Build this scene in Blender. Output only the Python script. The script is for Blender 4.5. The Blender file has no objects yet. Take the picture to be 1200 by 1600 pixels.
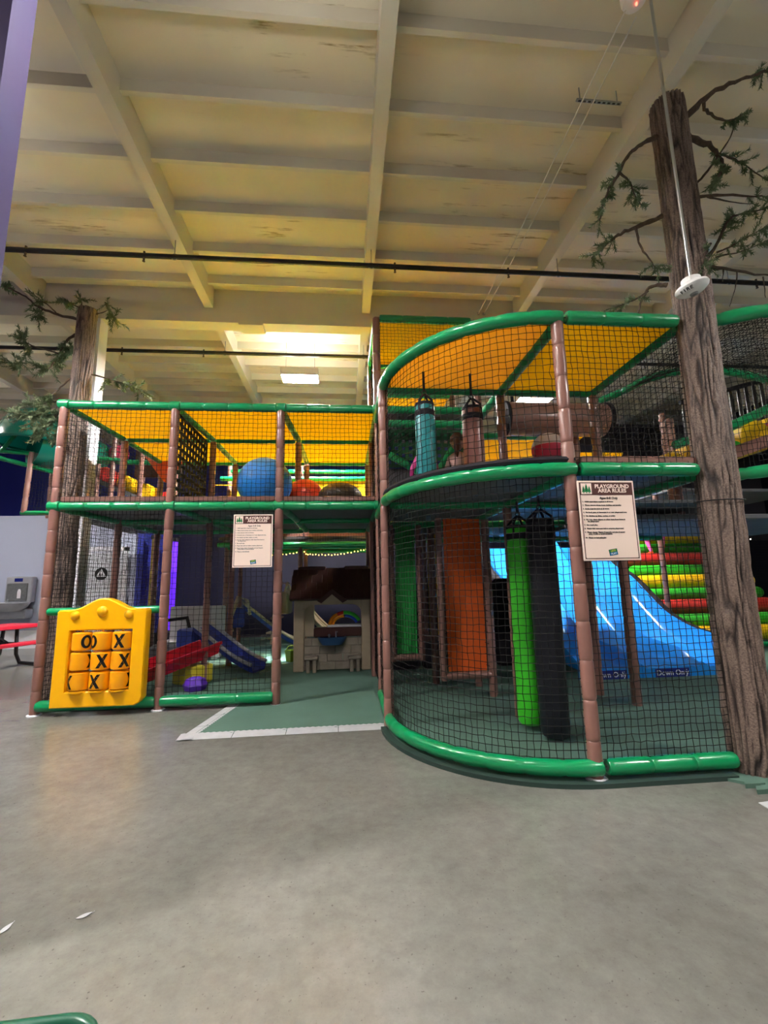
import bpy, math, random
import numpy as np
from mathutils import Vector, Matrix, noise

random.seed(7)
S = bpy.context.scene
COL = S.collection
R = math.radians

# ------------------------------------------------------------------ camera, world, exposure
cam = bpy.data.cameras.new('camera'); camo = bpy.data.objects.new('camera', cam); COL.objects.link(camo)
cam.sensor_fit = 'VERTICAL'; cam.sensor_height = 36.0; cam.lens = 36.0 * 690.0 / 1600.0
cam.clip_start = 0.05; cam.clip_end = 100
def cam_matrix(pitch, yaw, roll, loc):
    cp, sp, cy, sy = math.cos(pitch), math.sin(pitch), math.cos(yaw), math.sin(yaw)
    f = Vector((sy*cp, cy*cp, sp)); r0 = Vector((cy, -sy, 0)); u0 = r0.cross(f)
    r = math.cos(roll)*r0 + math.sin(roll)*u0; u = -math.sin(roll)*r0 + math.cos(roll)*u0
    m = Matrix((r, u, -f)).transposed().to_4x4(); m.translation = loc
    return m
camo.matrix_world = cam_matrix(R(9.113), R(5.202), R(-1.122), Vector((0, 0, 1.4)))
S.camera = camo
W = bpy.data.worlds.new('world'); S.world = W; W.use_nodes = True
W.node_tree.nodes['Background'].inputs[0].default_value = (.5, .52, .55, 1)
W.node_tree.nodes['Background'].inputs[1].default_value = 0.0
S.view_settings.view_transform = 'Standard'; S.view_settings.look = 'None'
S.view_settings.exposure = 1.05; S.view_settings.gamma = 1.0; S.view_settings.use_curve_mapping = False
LAMP_POWER = 160.0      # emission of the high-bay lamp lenses
# high-bay lamps of the hall; those labelled added are unseen fill light
LAMPS = [((-.85, 8.27, 5.45), 'glowing white high-bay lamp hung below the yellow-lit roof'),
         ((3.95, 8.45, 5.15), 'white high-bay lamp seen through the net above the brown crawl tube'),
         ((-8.6, 8.3, 5.2), 'added high-bay lamp out of view above the red picnic table'),
         ((-.5, 2.0, 5.2), 'high-bay lamp above the open concrete floor'),
         ((-4.2, .95, 4.9), 'high-bay lamp on the camera side of the purple wall'),
         ((-4.4, 3.7, 5.3), 'high-bay lamp in front of the tic-tac-toe panel'),
         ((5.2, .9, 4.7), 'added high-bay lamp out of view on the trunk side of the open floor'),
         ((-.4, -4.2, 4.7), 'added high-bay lamp out of view behind the green mesh table'),
         ((-6.4, -4.2, 4.7), 'added high-bay lamp out of view in the rear corner'),
         ((5.2, -4.2, 4.7), 'added high-bay lamp out of view in the rear corner on the trunk side'),
         ((9.8, 5.0, 4.7), 'added high-bay lamp out of view above the padded roll stair')]

# ------------------------------------------------------------------ materials
def lin(c):
    return tuple(((v/255.0)/12.92 if v/255.0 <= .04045 else ((v/255.0+.055)/1.055)**2.4) for v in c)
MATS = {}
def mat(name, rgb, rough=.5, spec=.5, metal=0, var=.0, vscale=8, bump=0, bscale=60, trans=0, emit=0, coat=0, rgb2=None, stretch=None, detail=3):
    m = bpy.data.materials.new(name); m.use_nodes = True; nt = m.node_tree; b = nt.nodes['Principled BSDF']
    c = lin(rgb); b.inputs['Base Color'].default_value = (*c, 1); b.inputs['Roughness'].default_value = rough
    b.inputs['Metallic'].default_value = metal; b.inputs['Specular IOR Level'].default_value = spec
    b.inputs['Coat Weight'].default_value = coat; b.inputs['Coat Roughness'].default_value = .12
    L = nt.links
    if emit: b.inputs['Emission Color'].default_value = (*c, 1); b.inputs['Emission Strength'].default_value = emit
    def coords(sc):
        tc = nt.nodes.new('ShaderNodeTexCoord'); out = tc.outputs['Object']
        if stretch:
            mp = nt.nodes.new('ShaderNodeMapping'); mp.inputs['Scale'].default_value = stretch
            L.new(out, mp.inputs[0]); out = mp.outputs[0]
        return out
    if var or rgb2:
        n = nt.nodes.new('ShaderNodeTexNoise'); n.inputs['Scale'].default_value = vscale; n.inputs['Detail'].default_value = detail
        L.new(coords(vscale), n.inputs['Vector'])
        r = nt.nodes.new('ShaderNodeValToRGB')
        c2 = lin(rgb2) if rgb2 else tuple(v*(1+var) for v in c)
        c1 = c if rgb2 else tuple(v*(1-var) for v in c)
        r.color_ramp.elements[0].position = .3; r.color_ramp.elements[1].position = .7
        r.color_ramp.elements[0].color = (*c1, 1); r.color_ramp.elements[1].color = (*c2, 1)
        L.new(n.outputs['Fac'], r.inputs[0]); L.new(r.outputs[0], b.inputs['Base Color'])
    if bump:
        n = nt.nodes.new('ShaderNodeTexNoise'); n.inputs['Scale'].default_value = bscale; n.inputs['Detail'].default_value = 2
        L.new(coords(bscale), n.inputs['Vector'])
        bp = nt.nodes.new('ShaderNodeBump'); bp.inputs['Strength'].default_value = bump; bp.inputs['Distance'].default_value = .01
        L.new(n.outputs['Fac'], bp.inputs['Height']); L.new(bp.outputs[0], b.inputs['Normal'])
    if trans:
        t = nt.nodes.new('ShaderNodeBsdfTranslucent'); t.inputs[0].default_value = (*c, 1)
        mx = nt.nodes.new('ShaderNodeMixShader'); mx.inputs[0].default_value = trans
        o = nt.nodes['Material Output']
        L.new(b.outputs[0], mx.inputs[1]); L.new(t.outputs[0], mx.inputs[2]); L.new(mx.outputs[0], o.inputs[0])
    MATS[name] = m
    return m

mat('green_vinyl', (6, 140, 84), .28, .5, bump=.25, bscale=18, coat=.3)
mat('brown_vinyl', (138, 98, 88), .3, .5, var=.08, vscale=5, bump=.25, bscale=16, coat=.25)
mat('net_black', (22, 20, 20), .8, .2)
mat('yellow_canopy', (255, 216, 36), .55, .3, var=.04, vscale=2, trans=.6)
mat('orange_canopy', (255, 206, 84), .55, .3, var=.04, vscale=2, trans=.6)
mat('deck_grey', (96, 98, 102), .6, .3, var=.08, vscale=3)
mat('mat_green', (84, 112, 100), .75, .25, var=.07, vscale=2.5, bump=.15, bscale=150)
mat('mat_light', (132, 186, 168), .7, .25, var=.05, vscale=3)
mat('mat_grey', (176, 176, 180), .65, .3, var=.06, vscale=12)
mat('mat_edge_dark', (44, 62, 56), .6, .3)
mat('yellow_plastic', (255, 186, 0), .35, .5, var=.03, vscale=10, bump=.05, bscale=120)
mat('yellow_drum', (250, 168, 6), .35, .5)
mat('black_ink', (14, 14, 16), .5, .3)
mat('white_paint', (226, 226, 232), .45, .4, var=.03)
mat('wall_grey', (176, 182, 204), .5, .4, var=.02, vscale=.6)
mat('wall_blue', (48, 56, 150), .55, .3, var=.06, vscale=.8)
mat('wall_navy', (10, 10, 34), .6, .3, var=.1, vscale=.8)
mat('wall_purple', (60, 46, 82), .5, .3, var=.05, vscale=1.2, rgb2=(60, 58, 92))
mat('door_white', (214, 218, 226), .4, .4)
mat('red_plastic', (196, 24, 44), .4, .4, var=.04)
mat('red_coat', (176, 32, 54), .4, .4, var=.05, vscale=40)
mat('black_metal', (18, 18, 20), .35, .5)
mat('pipe_black', (20, 18, 20), .5, .4)
mat('steel', (190, 192, 196), .28, .5, metal=1)
mat('stainless', (176, 178, 184), .33, .5, metal=.35, var=.06)
mat('galvanised', (150, 152, 152), .4, .5, metal=.8, var=.1, vscale=20)
mat('white_plastic', (232, 232, 232), .4, .4)
mat('lens', (255, 250, 244), .5, .3, emit=LAMP_POWER)
mat('lens_side', (255, 250, 244), .5, .3, emit=LAMP_POWER*2.0); mat('lens_soft', (255, 250, 244), .5, .3, emit=LAMP_POWER*.75); mat('uplight_soft', (255, 250, 244), .5, .3, emit=LAMP_POWER*.1); mat('uplight', (255, 250, 244), .5, .3, emit=LAMP_POWER*.3); mat('lens_rear', (255, 250, 244), .5, .3, emit=LAMP_POWER*6.5); mat('lens_dim', (255, 250, 244), .5, .3, emit=LAMP_POWER*.4)
mat('lamp_housing', (210, 210, 210), .4, .4)
mat('ball_blue', (34, 128, 214), .35, .5, var=.04, vscale=3)
mat('ball_red', (226, 70, 48), .38, .5, var=.04, vscale=3)
mat('ball_dark', (58, 46, 34), .4, .5, var=.15, vscale=2)
mat('ball_pink', (214, 56, 92), .4, .5); mat('ball_white', (220, 214, 220), .4, .5)
mat('bag_teal', (14, 122, 126), .35, .5, bump=.15, bscale=10, coat=.2)
mat('bag_brown', (118, 72, 62), .35, .5, bump=.15, bscale=10, coat=.2)
mat('bag_green', (62, 200, 38), .4, .5, bump=.12, bscale=8)
mat('bag_black', (24, 26, 34), .45, .4, bump=.12, bscale=8)
mat('panel_orange', (226, 92, 30), .5, .35, bump=.5, bscale=4, var=.05)
mat('panel_green', (30, 140, 60), .5, .35, bump=.3, bscale=4, var=.05)
mat('panel_yellow', (214, 160, 20), .5, .35, bump=.3, bscale=4, var=.05)
mat('slide_blue', (36, 140, 232), .22, .5, coat=.4)
mat('decal_navy', (22, 36, 120), .4, .4)
mat('lettering_white', (232, 236, 240), .5, .3)
mat('sign_cream', (250, 226, 212), .5, .3); mat('sign_brown', (84, 48, 42), .5, .3); mat('sign_green', (24, 128, 70), .5, .3)
mat('logo_blue', (40, 120, 170), .5, .3); mat('logo_yellow', (214, 206, 80), .5, .3)
mat('house_tan', (176, 158, 134), .55, .3, var=.05, vscale=10); mat('house_roof', (66, 36, 32), .55, .3, var=.1, vscale=14)
mat('house_stone', (150, 138, 124), .6, .3, var=.12, vscale=9); mat('house_blue', (52, 82, 124), .45, .4)
mat('toy_blue', (44, 60, 150), .4, .4); mat('toy_tan', (182, 166, 140), .5, .4, var=.05); mat('toy_purple', (98, 48, 190), .4, .4)
mat('toy_grey', (178, 180, 186), .45, .4); mat('toy_yellow', (206, 190, 50), .45, .4); mat('toy_lime', (130, 160, 50), .45, .4)
mat('toy_orange', (250, 150, 20), .4, .4); mat('toy_lgreen', (60, 210, 60), .4, .4); mat('toy_red', (220, 60, 40), .4, .4); mat('toy_rblue', (40, 90, 220), .4, .4)
mat('needles', (74, 90, 64), .7, .2, rgb2=(116, 130, 98), vscale=14)
mat('branch_bark', (84, 72, 62), .8, .2, var=.25, vscale=40)
mat('string_bulb', (255, 214, 90), .5, .3, emit=6.0); mat('string_white', (255, 244, 220), .5, .3, emit=5.0)
mat('wire_dark', (30, 30, 28), .6, .3)
mat('cable_white', (214, 210, 200), .6, .3)
mat('roll_green', (54, 190, 50), .4, .4); mat('roll_yellow', (240, 190, 16), .4, .4); mat('roll_red', (196, 46, 40), .4, .4)
mat('purple_light', (96, 40, 230), .4, .4, emit=.5)
mat('tube_green', (10, 116, 100), .22, .5, coat=.4, trans=.15)
mat('skin', (226, 176, 150), .5, .4); mat('hair_brown', (92, 56, 36), .6, .3); mat('pink_cloth', (226, 96, 170), .7, .2); mat('pale_cloth', (222, 190, 186), .7, .2)
mat('orange_sock', (238, 96, 50), .7, .2); mat('dark_cloth', (54, 36, 60), .8, .2)
mat('table_green', (16, 84, 62), .35, .5, coat=.2)
mat('webbing', (28, 30, 26), .8, .2); mat('webbing_green', (22, 66, 40), .8, .2)
mat('red_led', (255, 80, 60), .4, .4, emit=4)
mat('glass_dark', (40, 44, 48), .15, .5)
mat('dark_fabric', (36, 34, 40), .8, .2)

def special_materials():
    # polished concrete
    m = bpy.data.materials.new('concrete'); m.use_nodes = True; nt = m.node_tree; L = nt.links; b = nt.nodes['Principled BSDF']
    tc = nt.nodes.new('ShaderNodeTexCoord')
    def noi(sc, det, rough=.5, dist=0):
        n = nt.nodes.new('ShaderNodeTexNoise'); n.inputs['Scale'].default_value = sc; n.inputs['Detail'].default_value = det
        n.inputs['Roughness'].default_value = rough; n.inputs['Distortion'].default_value = dist
        L.new(tc.outputs['Object'], n.inputs['Vector']); return n.outputs['Fac']
    def ramp(f, els):
        r = nt.nodes.new('ShaderNodeValToRGB'); e = r.color_ramp.elements
        e[0].position, e[0].color = els[0][0], (*els[0][1], 1); e[1].position, e[1].color = els[-1][0], (*els[-1][1], 1)
        for p, c in els[1:-1]:
            x = e.new(p); x.color = (*c, 1)
        L.new(f, r.inputs[0]); return r.outputs[0]
    def mul(a, c, f=1.0, mode='MULTIPLY'):
        x = nt.nodes.new('ShaderNodeMix'); x.data_type = 'RGBA'; x.blend_type = mode; x.inputs[0].default_value = f
        L.new(a, x.inputs[6]); L.new(c, x.inputs[7]); return x.outputs[2]
    base = ramp(noi(.8, 7, .6, .2), [(.25, lin((101, 100, 95))), (.5, lin((119, 118, 113))), (.8, lin((138, 136, 131)))])
    fine = ramp(noi(11, 8, .75), [(.3, (.74, .74, .73)), (.66, (1, 1, 1))])
    speck = ramp(noi(55, 3, .6), [(.27, (.55, .55, .53)), (.36, (1, 1, 1))])
    c = mul(mul(base, fine), speck)
    L.new(c, b.inputs['Base Color'])
    rr = nt.nodes.new('ShaderNodeMapRange'); rr.inputs[3].default_value = .2; rr.inputs[4].default_value = .268
    L.new(noi(3, 5), rr.inputs[0]); L.new(rr.outputs[0], b.inputs['Roughness'])
    b.inputs['Specular IOR Level'].default_value = .55
    bp = nt.nodes.new('ShaderNodeBump'); bp.inputs['Strength'].default_value = .06; bp.inputs['Distance'].default_value = .01
    L.new(noi(9, 4), bp.inputs['Height']); L.new(bp.outputs[0], b.inputs['Normal'])
    MATS['concrete'] = m
    # painted plywood roof deck and timber: cream paint, grain cracks and water stains
    for nm, c1, c2, st in (('roof_paint', (226, 218, 196), (214, 204, 180), True), ('timber_paint', (214, 208, 192), (204, 197, 180), False)):
        m = bpy.data.materials.new(nm); m.use_nodes = True; nt = m.node_tree; L = nt.links; b = nt.nodes['Principled BSDF']
        tc = nt.nodes.new('ShaderNodeTexCoord')
        mp = nt.nodes.new('ShaderNodeMapping'); mp.inputs['Scale'].default_value = (1.1, 9, 9)
        L.new(tc.outputs['Object'], mp.inputs[0])
        n = nt.nodes.new('ShaderNodeTexNoise'); n.inputs['Scale'].default_value = .7; n.inputs['Detail'].default_value = 4
        L.new(tc.outputs['Object'], n.inputs['Vector'])
        r1 = nt.nodes.new('ShaderNodeValToRGB'); r1.color_ramp.elements[0].color = (*lin(c2), 1); r1.color_ramp.elements[1].color = (*lin(c1), 1)
        r1.color_ramp.elements[0].position = .35; r1.color_ramp.elements[1].position = .65
        L.new(n.outputs['Fac'], r1.inputs[0]); out = r1.outputs[0]
        if st:
            n2 = nt.nodes.new('ShaderNodeTexNoise'); n2.inputs['Scale'].default_value = 1.6; n2.inputs['Detail'].default_value = 6; n2.inputs['Roughness'].default_value = .65
            L.new(mp.outputs[0], n2.inputs['Vector'])
            n3 = nt.nodes.new('ShaderNodeTexNoise'); n3.inputs['Scale'].default_value = .5; n3.inputs['Detail'].default_value = 2
            L.new(tc.outputs['Object'], n3.inputs['Vector'])
            r2 = nt.nodes.new('ShaderNodeValToRGB'); r2.color_ramp.elements[0].position = .57; r2.color_ramp.elements[1].position = .7
            L.new(n2.outputs['Fac'], r2.inputs[0])
            r3 = nt.nodes.new('ShaderNodeValToRGB'); r3.color_ramp.elements[0].position = .47; r3.color_ramp.elements[1].position = .6
            L.new(n3.outputs['Fac'], r3.inputs[0])
            mm = nt.nodes.new('ShaderNodeMath'); mm.operation = 'MULTIPLY'
            L.new(r2.outputs[0], mm.inputs[0]); L.new(r3.outputs[0], mm.inputs[1])
            mx = nt.nodes.new('ShaderNodeMix'); mx.data_type = 'RGBA'
            L.new(mm.outputs[0], mx.inputs[0]); L.new(out, mx.inputs[6]); mx.inputs[7].default_value = (*lin((128, 108, 66)), 1)
            out = mx.outputs[2]
        L.new(out, b.inputs['Base Color']); b.inputs['Roughness'].default_value = .7; b.inputs['Specular IOR Level'].default_value = .25
        MATS[nm] = m
    # moulded bark: grooves painted dark, read from a colour attribute on the trunk
    m = bpy.data.materials.new('bark'); m.use_nodes = True; nt = m.node_tree; L = nt.links; b = nt.nodes['Principled BSDF']
    at = nt.nodes.new('ShaderNodeAttribute'); at.attribute_name = 'groove'
    tc = nt.nodes.new('ShaderNodeTexCoord'); n = nt.nodes.new('ShaderNodeTexNoise'); n.inputs['Scale'].default_value = 90; n.inputs['Detail'].default_value = 4
    L.new(tc.outputs['Object'], n.inputs['Vector'])
    r1 = nt.nodes.new('ShaderNodeValToRGB'); r1.color_ramp.elements[0].color = (*lin((104, 86, 78)), 1); r1.color_ramp.elements[1].color = (*lin((142, 122, 110)), 1)
    r1.color_ramp.elements[0].position = .35; r1.color_ramp.elements[1].position = .68
    L.new(n.outputs['Fac'], r1.inputs[0])
    mx = nt.nodes.new('ShaderNodeMix'); mx.data_type = 'RGBA'; L.new(at.outputs['Fac'], mx.inputs[0])
    L.new(r1.outputs[0], mx.inputs[6]); mx.inputs[7].default_value = (*lin((34, 24, 24)), 1)
    L.new(mx.outputs[2], b.inputs['Base Color']); b.inputs['Roughness'].default_value = .5; b.inputs['Specular IOR Level'].default_value = .4
    bp = nt.nodes.new('ShaderNodeBump'); bp.inputs['Strength'].default_value = .7; bp.inputs['Distance'].default_value = .008
    L.new(n.outputs['Fac'], bp.inputs['Height']); L.new(bp.outputs[0], b.inputs['Normal'])
    MATS['bark'] = m
special_materials()

# ------------------------------------------------------------------ mesh helpers
class MB:
    def __init__(self): self.v = []; self.f = []; self.smooth = False
    def box(self, x0, x1, y0, y1, z0, z1, M=None):
        p = [(x0,y0,z0),(x1,y0,z0),(x1,y1,z0),(x0,y1,z0),(x0,y0,z1),(x1,y0,z1),(x1,y1,z1),(x0,y1,z1)]
        if M: p = [tuple(M @ Vector(q)) for q in p]
        n = len(self.v); self.v += p
        self.f += [tuple(n+i for i in q) for q in ((0,3,2,1),(4,5,6,7),(0,1,5,4),(1,2,6,5),(2,3,7,6),(3,0,4,7))]
        return self
    def bevel_box(self, x0, x1, y0, y1, z0, z1, b=.01, M=None):
        # box with chamfered vertical edges and top/bottom edges
        n = len(self.v); rings = []
        for z, i in ((z0, b), (z0+b, 0), (z1-b, 0), (z1, b)):
            c = b
            rings.append([(x0+i+c,y0+i,z),(x1-i-c,y0+i,z),(x1-i,y0+i+c,z),(x1-i,y1-i-c,z),(x1-i-c,y1-i,z),(x0+i+c,y1-i,z),(x0+i,y1-i-c,z),(x0+i,y0+i+c,z)])
        for r in rings: self.v += [tuple(M @ Vector(q)) if M else q for q in r]
        for k in range(3):
            for j in range(8):
                a, c2 = n+k*8+j, n+k*8+(j+1) % 8
                self.f.append((a, c2, c2+8, a+8))
        self.f.append(tuple(n+7-j for j in range(8))); self.f.append(tuple(n+24+j for j in range(8)))
        return self
    def tube(self, pts, r, seg=8, cap=True, closed=False):
        pts = [Vector(p) for p in pts]; N = len(pts); n0 = len(self.v)
        rad = r if isinstance(r, (list, tuple)) else [r]*N
        up = None
        for i, p in enumerate(pts):
            if closed: d = (pts[(i+1) % N]-pts[i-1]).normalized()
            else: d = (pts[min(i+1, N-1)]-pts[max(i-1, 0)]).normalized()
            if up is None:
                up = Vector((0,0,1)) if abs(d.z) < .9 else Vector((1,0,0))
            s = d.cross(up).normalized(); up = s.cross(d).normalized()
            for k in range(seg):
                a = 2*math.pi*k/seg
                self.v.append(tuple(p + rad[i]*(math.cos(a)*s + math.sin(a)*up)))
        m = N if closed else N-1
        for i in range(m):
            for k in range(seg):
                a, b = n0+i*seg+k, n0+i*seg+(k+1) % seg
                c, d2 = n0+((i+1) % N)*seg+k, n0+((i+1) % N)*seg+(k+1) % seg
                self.f.append((a, b, d2, c))
        if cap and not closed:
            self.f.append(tuple(n0+seg-1-k for k in range(seg))); self.f.append(tuple(n0+(N-1)*seg+k for k in range(seg)))
        return self
    def lathe(self, prof, seg=24, M=None):
        n0 = len(self.v)
        for r, z in prof:
            for k in range(seg):
                a = 2*math.pi*k/seg; p = Vector((r*math.cos(a), r*math.sin(a), z))
                self.v.append(tuple(M @ p) if M else tuple(p))
        for i in range(len(prof)-1):
            for k in range(seg):
                a, b = n0+i*seg+k, n0+i*seg+(k+1) % seg
                self.f.append((a, b, b+seg, a+seg))
        if prof[0][0] > 1e-4: self.f.append(tuple(n0+seg-1-k for k in range(seg)))
        if prof[-1][0] > 1e-4: self.f.append(tuple(n0+(len(prof)-1)*seg+k for k in range(seg)))
        return self
    def grid(self, fn, nu, nv, thick=0, nrm=None):
        # surface fn(u,v); with thick a closed slab offset along nrm
        n0 = len(self.v)
        for i in range(nu+1):
            for j in range(nv+1): self.v.append(tuple(fn(i/nu, j/nv)))
        w = nv+1
        for i in range(nu):
            for j in range(nv):
                a = n0+i*w+j; self.f.append((a, a+w, a+w+1, a+1))
        if thick:
            n1 = len(self.v); d = Vector(nrm)*thick
            for q in self.v[n0:n1]: self.v.append(tuple(Vector(q)+d))
            for i in range(nu):
                for j in range(nv):
                    a = n1+i*w+j; self.f.append((a, a+1, a+w+1, a+w))
            k = n1-n0
            edge = [(i*w, (i+1)*w) for i in range(nu)] + [(nu*w+j, nu*w+j+1) for j in range(nv)] + \
                   [((i+1)*w+nv, i*w+nv) for i in range(nu)] + [(j+1, j) for j in range(nv)]
            for a, b in edge: self.f.append((n0+a, n0+a+k, n0+b+k, n0+b))
        return self
    def prism(self, poly, y0, y1, M=None):
        # polygon in x,z extruded along y
        n = len(self.v); k = len(poly)
        for y in (y0, y1):
            for x, z in poly: self.v.append(tuple(M @ Vector((x,y,z))) if M else (x,y,z))
        self.f.append(tuple(n+i for i in range(k))); self.f.append(tuple(n+2*k-1-i for i in range(k)))
        for i in range(k):
            j = (i+1) % k; self.f.append((n+i, n+k+i, n+k+j, n+j))
        return self
    def mesh(self, name, smooth=False, fix=True):
        me = bpy.data.meshes.new(name); me.from_pydata(self.v, [], self.f)
        if fix:
            import bmesh
            bm = bmesh.new(); bm.from_mesh(me); bmesh.ops.recalc_face_normals(bm, faces=bm.faces); bm.to_mesh(me); bm.free()
        if smooth:
            me.shade_smooth()
            me.set_sharp_from_angle(angle=R(40))
        me.update(); return me

def ob(name, mb, material, parent=None, loc=None, rot=None, smooth=False, fix=True):
    me = mb if isinstance(mb, bpy.types.Mesh) else mb.mesh(name, smooth, fix)
    if material and not me.materials: me.materials.append(MATS[material])
    o = bpy.data.objects.new(name, me); COL.objects.link(o)
    if parent: o.parent = parent
    if loc: o.location = loc
    if rot: o.rotation_euler = rot
    return o
def empty(name, loc=(0,0,0), rot=None):
    o = bpy.data.objects.new(name, None); COL.objects.link(o); o.location = loc; o.empty_display_size = .1
    if rot: o.rotation_euler = rot
    return o
def tag(o, label, cat, group=None, kind=None):
    o['label'] = label; o['category'] = cat
    if group: o['group'] = group
    if kind: o['kind'] = kind
    return o
def struct(o, label=None):
    o['kind'] = 'structure'
    if label: o['label'] = label
    return o
def copy_tree(o, parent=None):
    c = o.copy(); COL.objects.link(c)
    if parent: c.parent = parent
    for ch in list(o.children): copy_tree(ch, c)
    return c
def text(name, body, size, material, parent, M, align='CENTER', ext=.0008, bold=0, spacing=1.0, line=1.0, squash=1.0):
    cu = bpy.data.curves.new(name, 'FONT'); cu.body = body; cu.size = size; cu.align_x = align; cu.align_y = 'CENTER' if align == 'CENTER' else 'TOP'
    cu.extrude = ext; cu.offset = bold; cu.space_character = spacing; cu.space_line = line; cu.resolution_u = 3
    cu.materials.append(MATS[material])
    t = bpy.data.objects.new(name, cu); COL.objects.link(t)
    me = bpy.data.meshes.new_from_object(t.evaluated_get(bpy.context.evaluated_depsgraph_get()))
    bpy.data.objects.remove(t); me.materials.clear(); me.materials.append(MATS[material])
    o = bpy.data.objects.new(name, me); COL.objects.link(o); o.parent = parent
    o.matrix_local = M @ Matrix.Diagonal((squash, 1, 1, 1))
    return o

# padded tubes ------------------------------------------------------------
def sleeve_mesh(L, r, seg=12):
    key = ('sleeve', round(L, 3), r, seg)
    if key not in MESHC:
        prof = [(r*.86, 0), (r*.97, L*.03), (r*1.0, L*.12), (r*1.03, L*.5), (r*1.0, L*.88), (r*.97, L*.97), (r*.86, L)]
        MESHC[key] = MB().lathe(prof, seg).mesh('pad_sleeve', True)
    return MESHC[key]
MESHC = {}
def orient(a, b):
    a = Vector(a); d = Vector(b)-a
    q = d.normalized().to_track_quat('Z', 'Y')
    m = q.to_matrix().to_4x4(); m.translation = a
    return m, d.length
def padded(name, a, b, material, parent, r=.053, step=.3, sleeves=True, core=.024):
    """steel tube from a to b wearing foam sleeves; each sleeve is a sub-part"""
    M, L = orient(a, b)
    if sleeves:
        o = ob(name, MB().tube([(0,0,0),(0,0,L)], core, 8), 'galvanised', parent); o.matrix_local = M
        n = max(1, round(L/step)); l = L/n; me = sleeve_mesh(l, r)
        if not me.materials: me.materials.append(MATS[material])
        elif me.materials[0] != MATS[material]:
            key = ('s', material, round(l, 3), r)
            if key not in MESHC:
                m2 = me.copy(); m2.materials.clear(); m2.materials.append(MATS[material]); MESHC[key] = m2
            me = MESHC[key]
        for i in range(n):
            s = ob('pad_sleeve', me, None, o, (0, 0, i*l), (0, 0, random.uniform(0, .5)))
        return o
    n = max(1, round(L/step)); l = L/n; prof = []
    for i in range(n):
        prof += [(r*.87, i*l+.001), (r, i*l+l*.1), (r*1.02, i*l+l*.5), (r, i*l+l*.9)]
    prof.append((r*.87, L))
    o = ob(name, MB().lathe(prof, 10), material, parent, smooth=True); o.matrix_local = M
    return o
def padded_curve(name, pts, material, parent, r=.053, step=.28, seg=12):
    """bent padded rail; the foam sleeves pinch at their seams"""
    P = [Vector(p) for p in pts]; d = [0]
    for i in range(1, len(P)): d.append(d[-1]+(P[i]-P[i-1]).length)
    T = d[-1]; n = max(1, round(T/step)); l = T/n; ts = []; rs = []
    for i in range(n):
        for q, k in ((.01, .87), (.08, .98), (.3, 1.02), (.5, 1.03), (.7, 1.02), (.92, .98)): ts.append((i+q)*l); rs.append(r*k)
    ts.append(T); rs.append(r*.87)
    out = []; j = 0
    for t in ts:
        while j < len(d)-2 and d[j+1] < t: j += 1
        u = (t-d[j])/max(1e-6, d[j+1]-d[j]); out.append(P[j].lerp(P[j+1], u))
    return ob(name, MB().tube(out, rs, seg), material, parent, smooth=True)

# nets ---------------------------------------------------------------------
def net(name, fn, nu, nv, parent, material='net_black', r=.0024, sag=.0, jit=.004, nrm=(0,-1,0)):
    rnd = np.random.RandomState(len(name)+nu*31+nv)
    G = np.array([[fn(i/nu, j/nv) for j in range(nv+1)] for i in range(nu+1)], float)
    J = rnd.normal(0, jit, G.shape)
    J[0] = J[-1] = 0; J[:, 0] = J[:, -1] = 0
    G = G+J
    if sag:
        u = np.linspace(0, 1, nu+1)[:, None]; v = np.linspace(0, 1, nv+1)[None, :]
        s = sag*np.sin(np.pi*u)*np.sin(np.pi*v)
        s = s[..., None]*np.array(nrm)
        G = G+s
    V = []; F = []; n = 0
    A = np.concatenate([G[:-1].reshape(-1, 3), G[:, :-1].reshape(-1, 3)]); B = np.concatenate([G[1:].reshape(-1, 3), G[:, 1:].reshape(-1, 3)])
    D = B-A; L = np.linalg.norm(D, axis=1, keepdims=True); L[L < 1e-6] = 1; D = D/L
    up = np.where(np.abs(D[:, 2:3]) < .8, np.array([[0, 0, 1.]]), np.array([[1., 0, 0]]))
    s = np.cross(D, up); s /= np.linalg.norm(s, axis=1, keepdims=True); t = np.cross(s, D)
    k = len(A); ring = []
    for a in (90, 210, 330):
        c, q = math.cos(R(a))*r, math.sin(R(a))*r
        ring.append(s*c+t*q)
    V = np.stack([A+ring[0], A+ring[1], A+ring[2], B+ring[0], B+ring[1], B+ring[2]], 1).reshape(-1, 3)
    base = (np.arange(k)*6)[:, None]
    F = np.concatenate([base+np.array([[0, 1, 4, 3]]), base+np.array([[1, 2, 5, 4]]), base+np.array([[2, 0, 3, 5]])], 0)
    me = bpy.data.meshes.new(name); me.from_pydata(V.tolist(), [], F.tolist()); me.update()
    o = ob(name, me, material, parent); o['kind'] = 'stuff'
    return o
def quadfn(a, b, c, d):
    a, b, c, d = [np.array(q, float) for q in (a, b, c, d)]   # a-b along u at v=0, d-c along u at v=1
    return lambda u, v: (a*(1-u)+b*u)*(1-v)+(d*(1-u)+c*u)*v
def wavy_panel(name, a, b, c, d, sag, material, parent, nu=10, nv=10):
    fn = quadfn(a, b, c, d)
    def g(u, v):
        p = fn(u, v); p[2] -= sag*math.sin(math.pi*u)*math.sin(math.pi*v); return p
    return ob(name, MB().grid(g, nu, nv, .012, (0, 0, 1)), material, parent, smooth=True)

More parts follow.
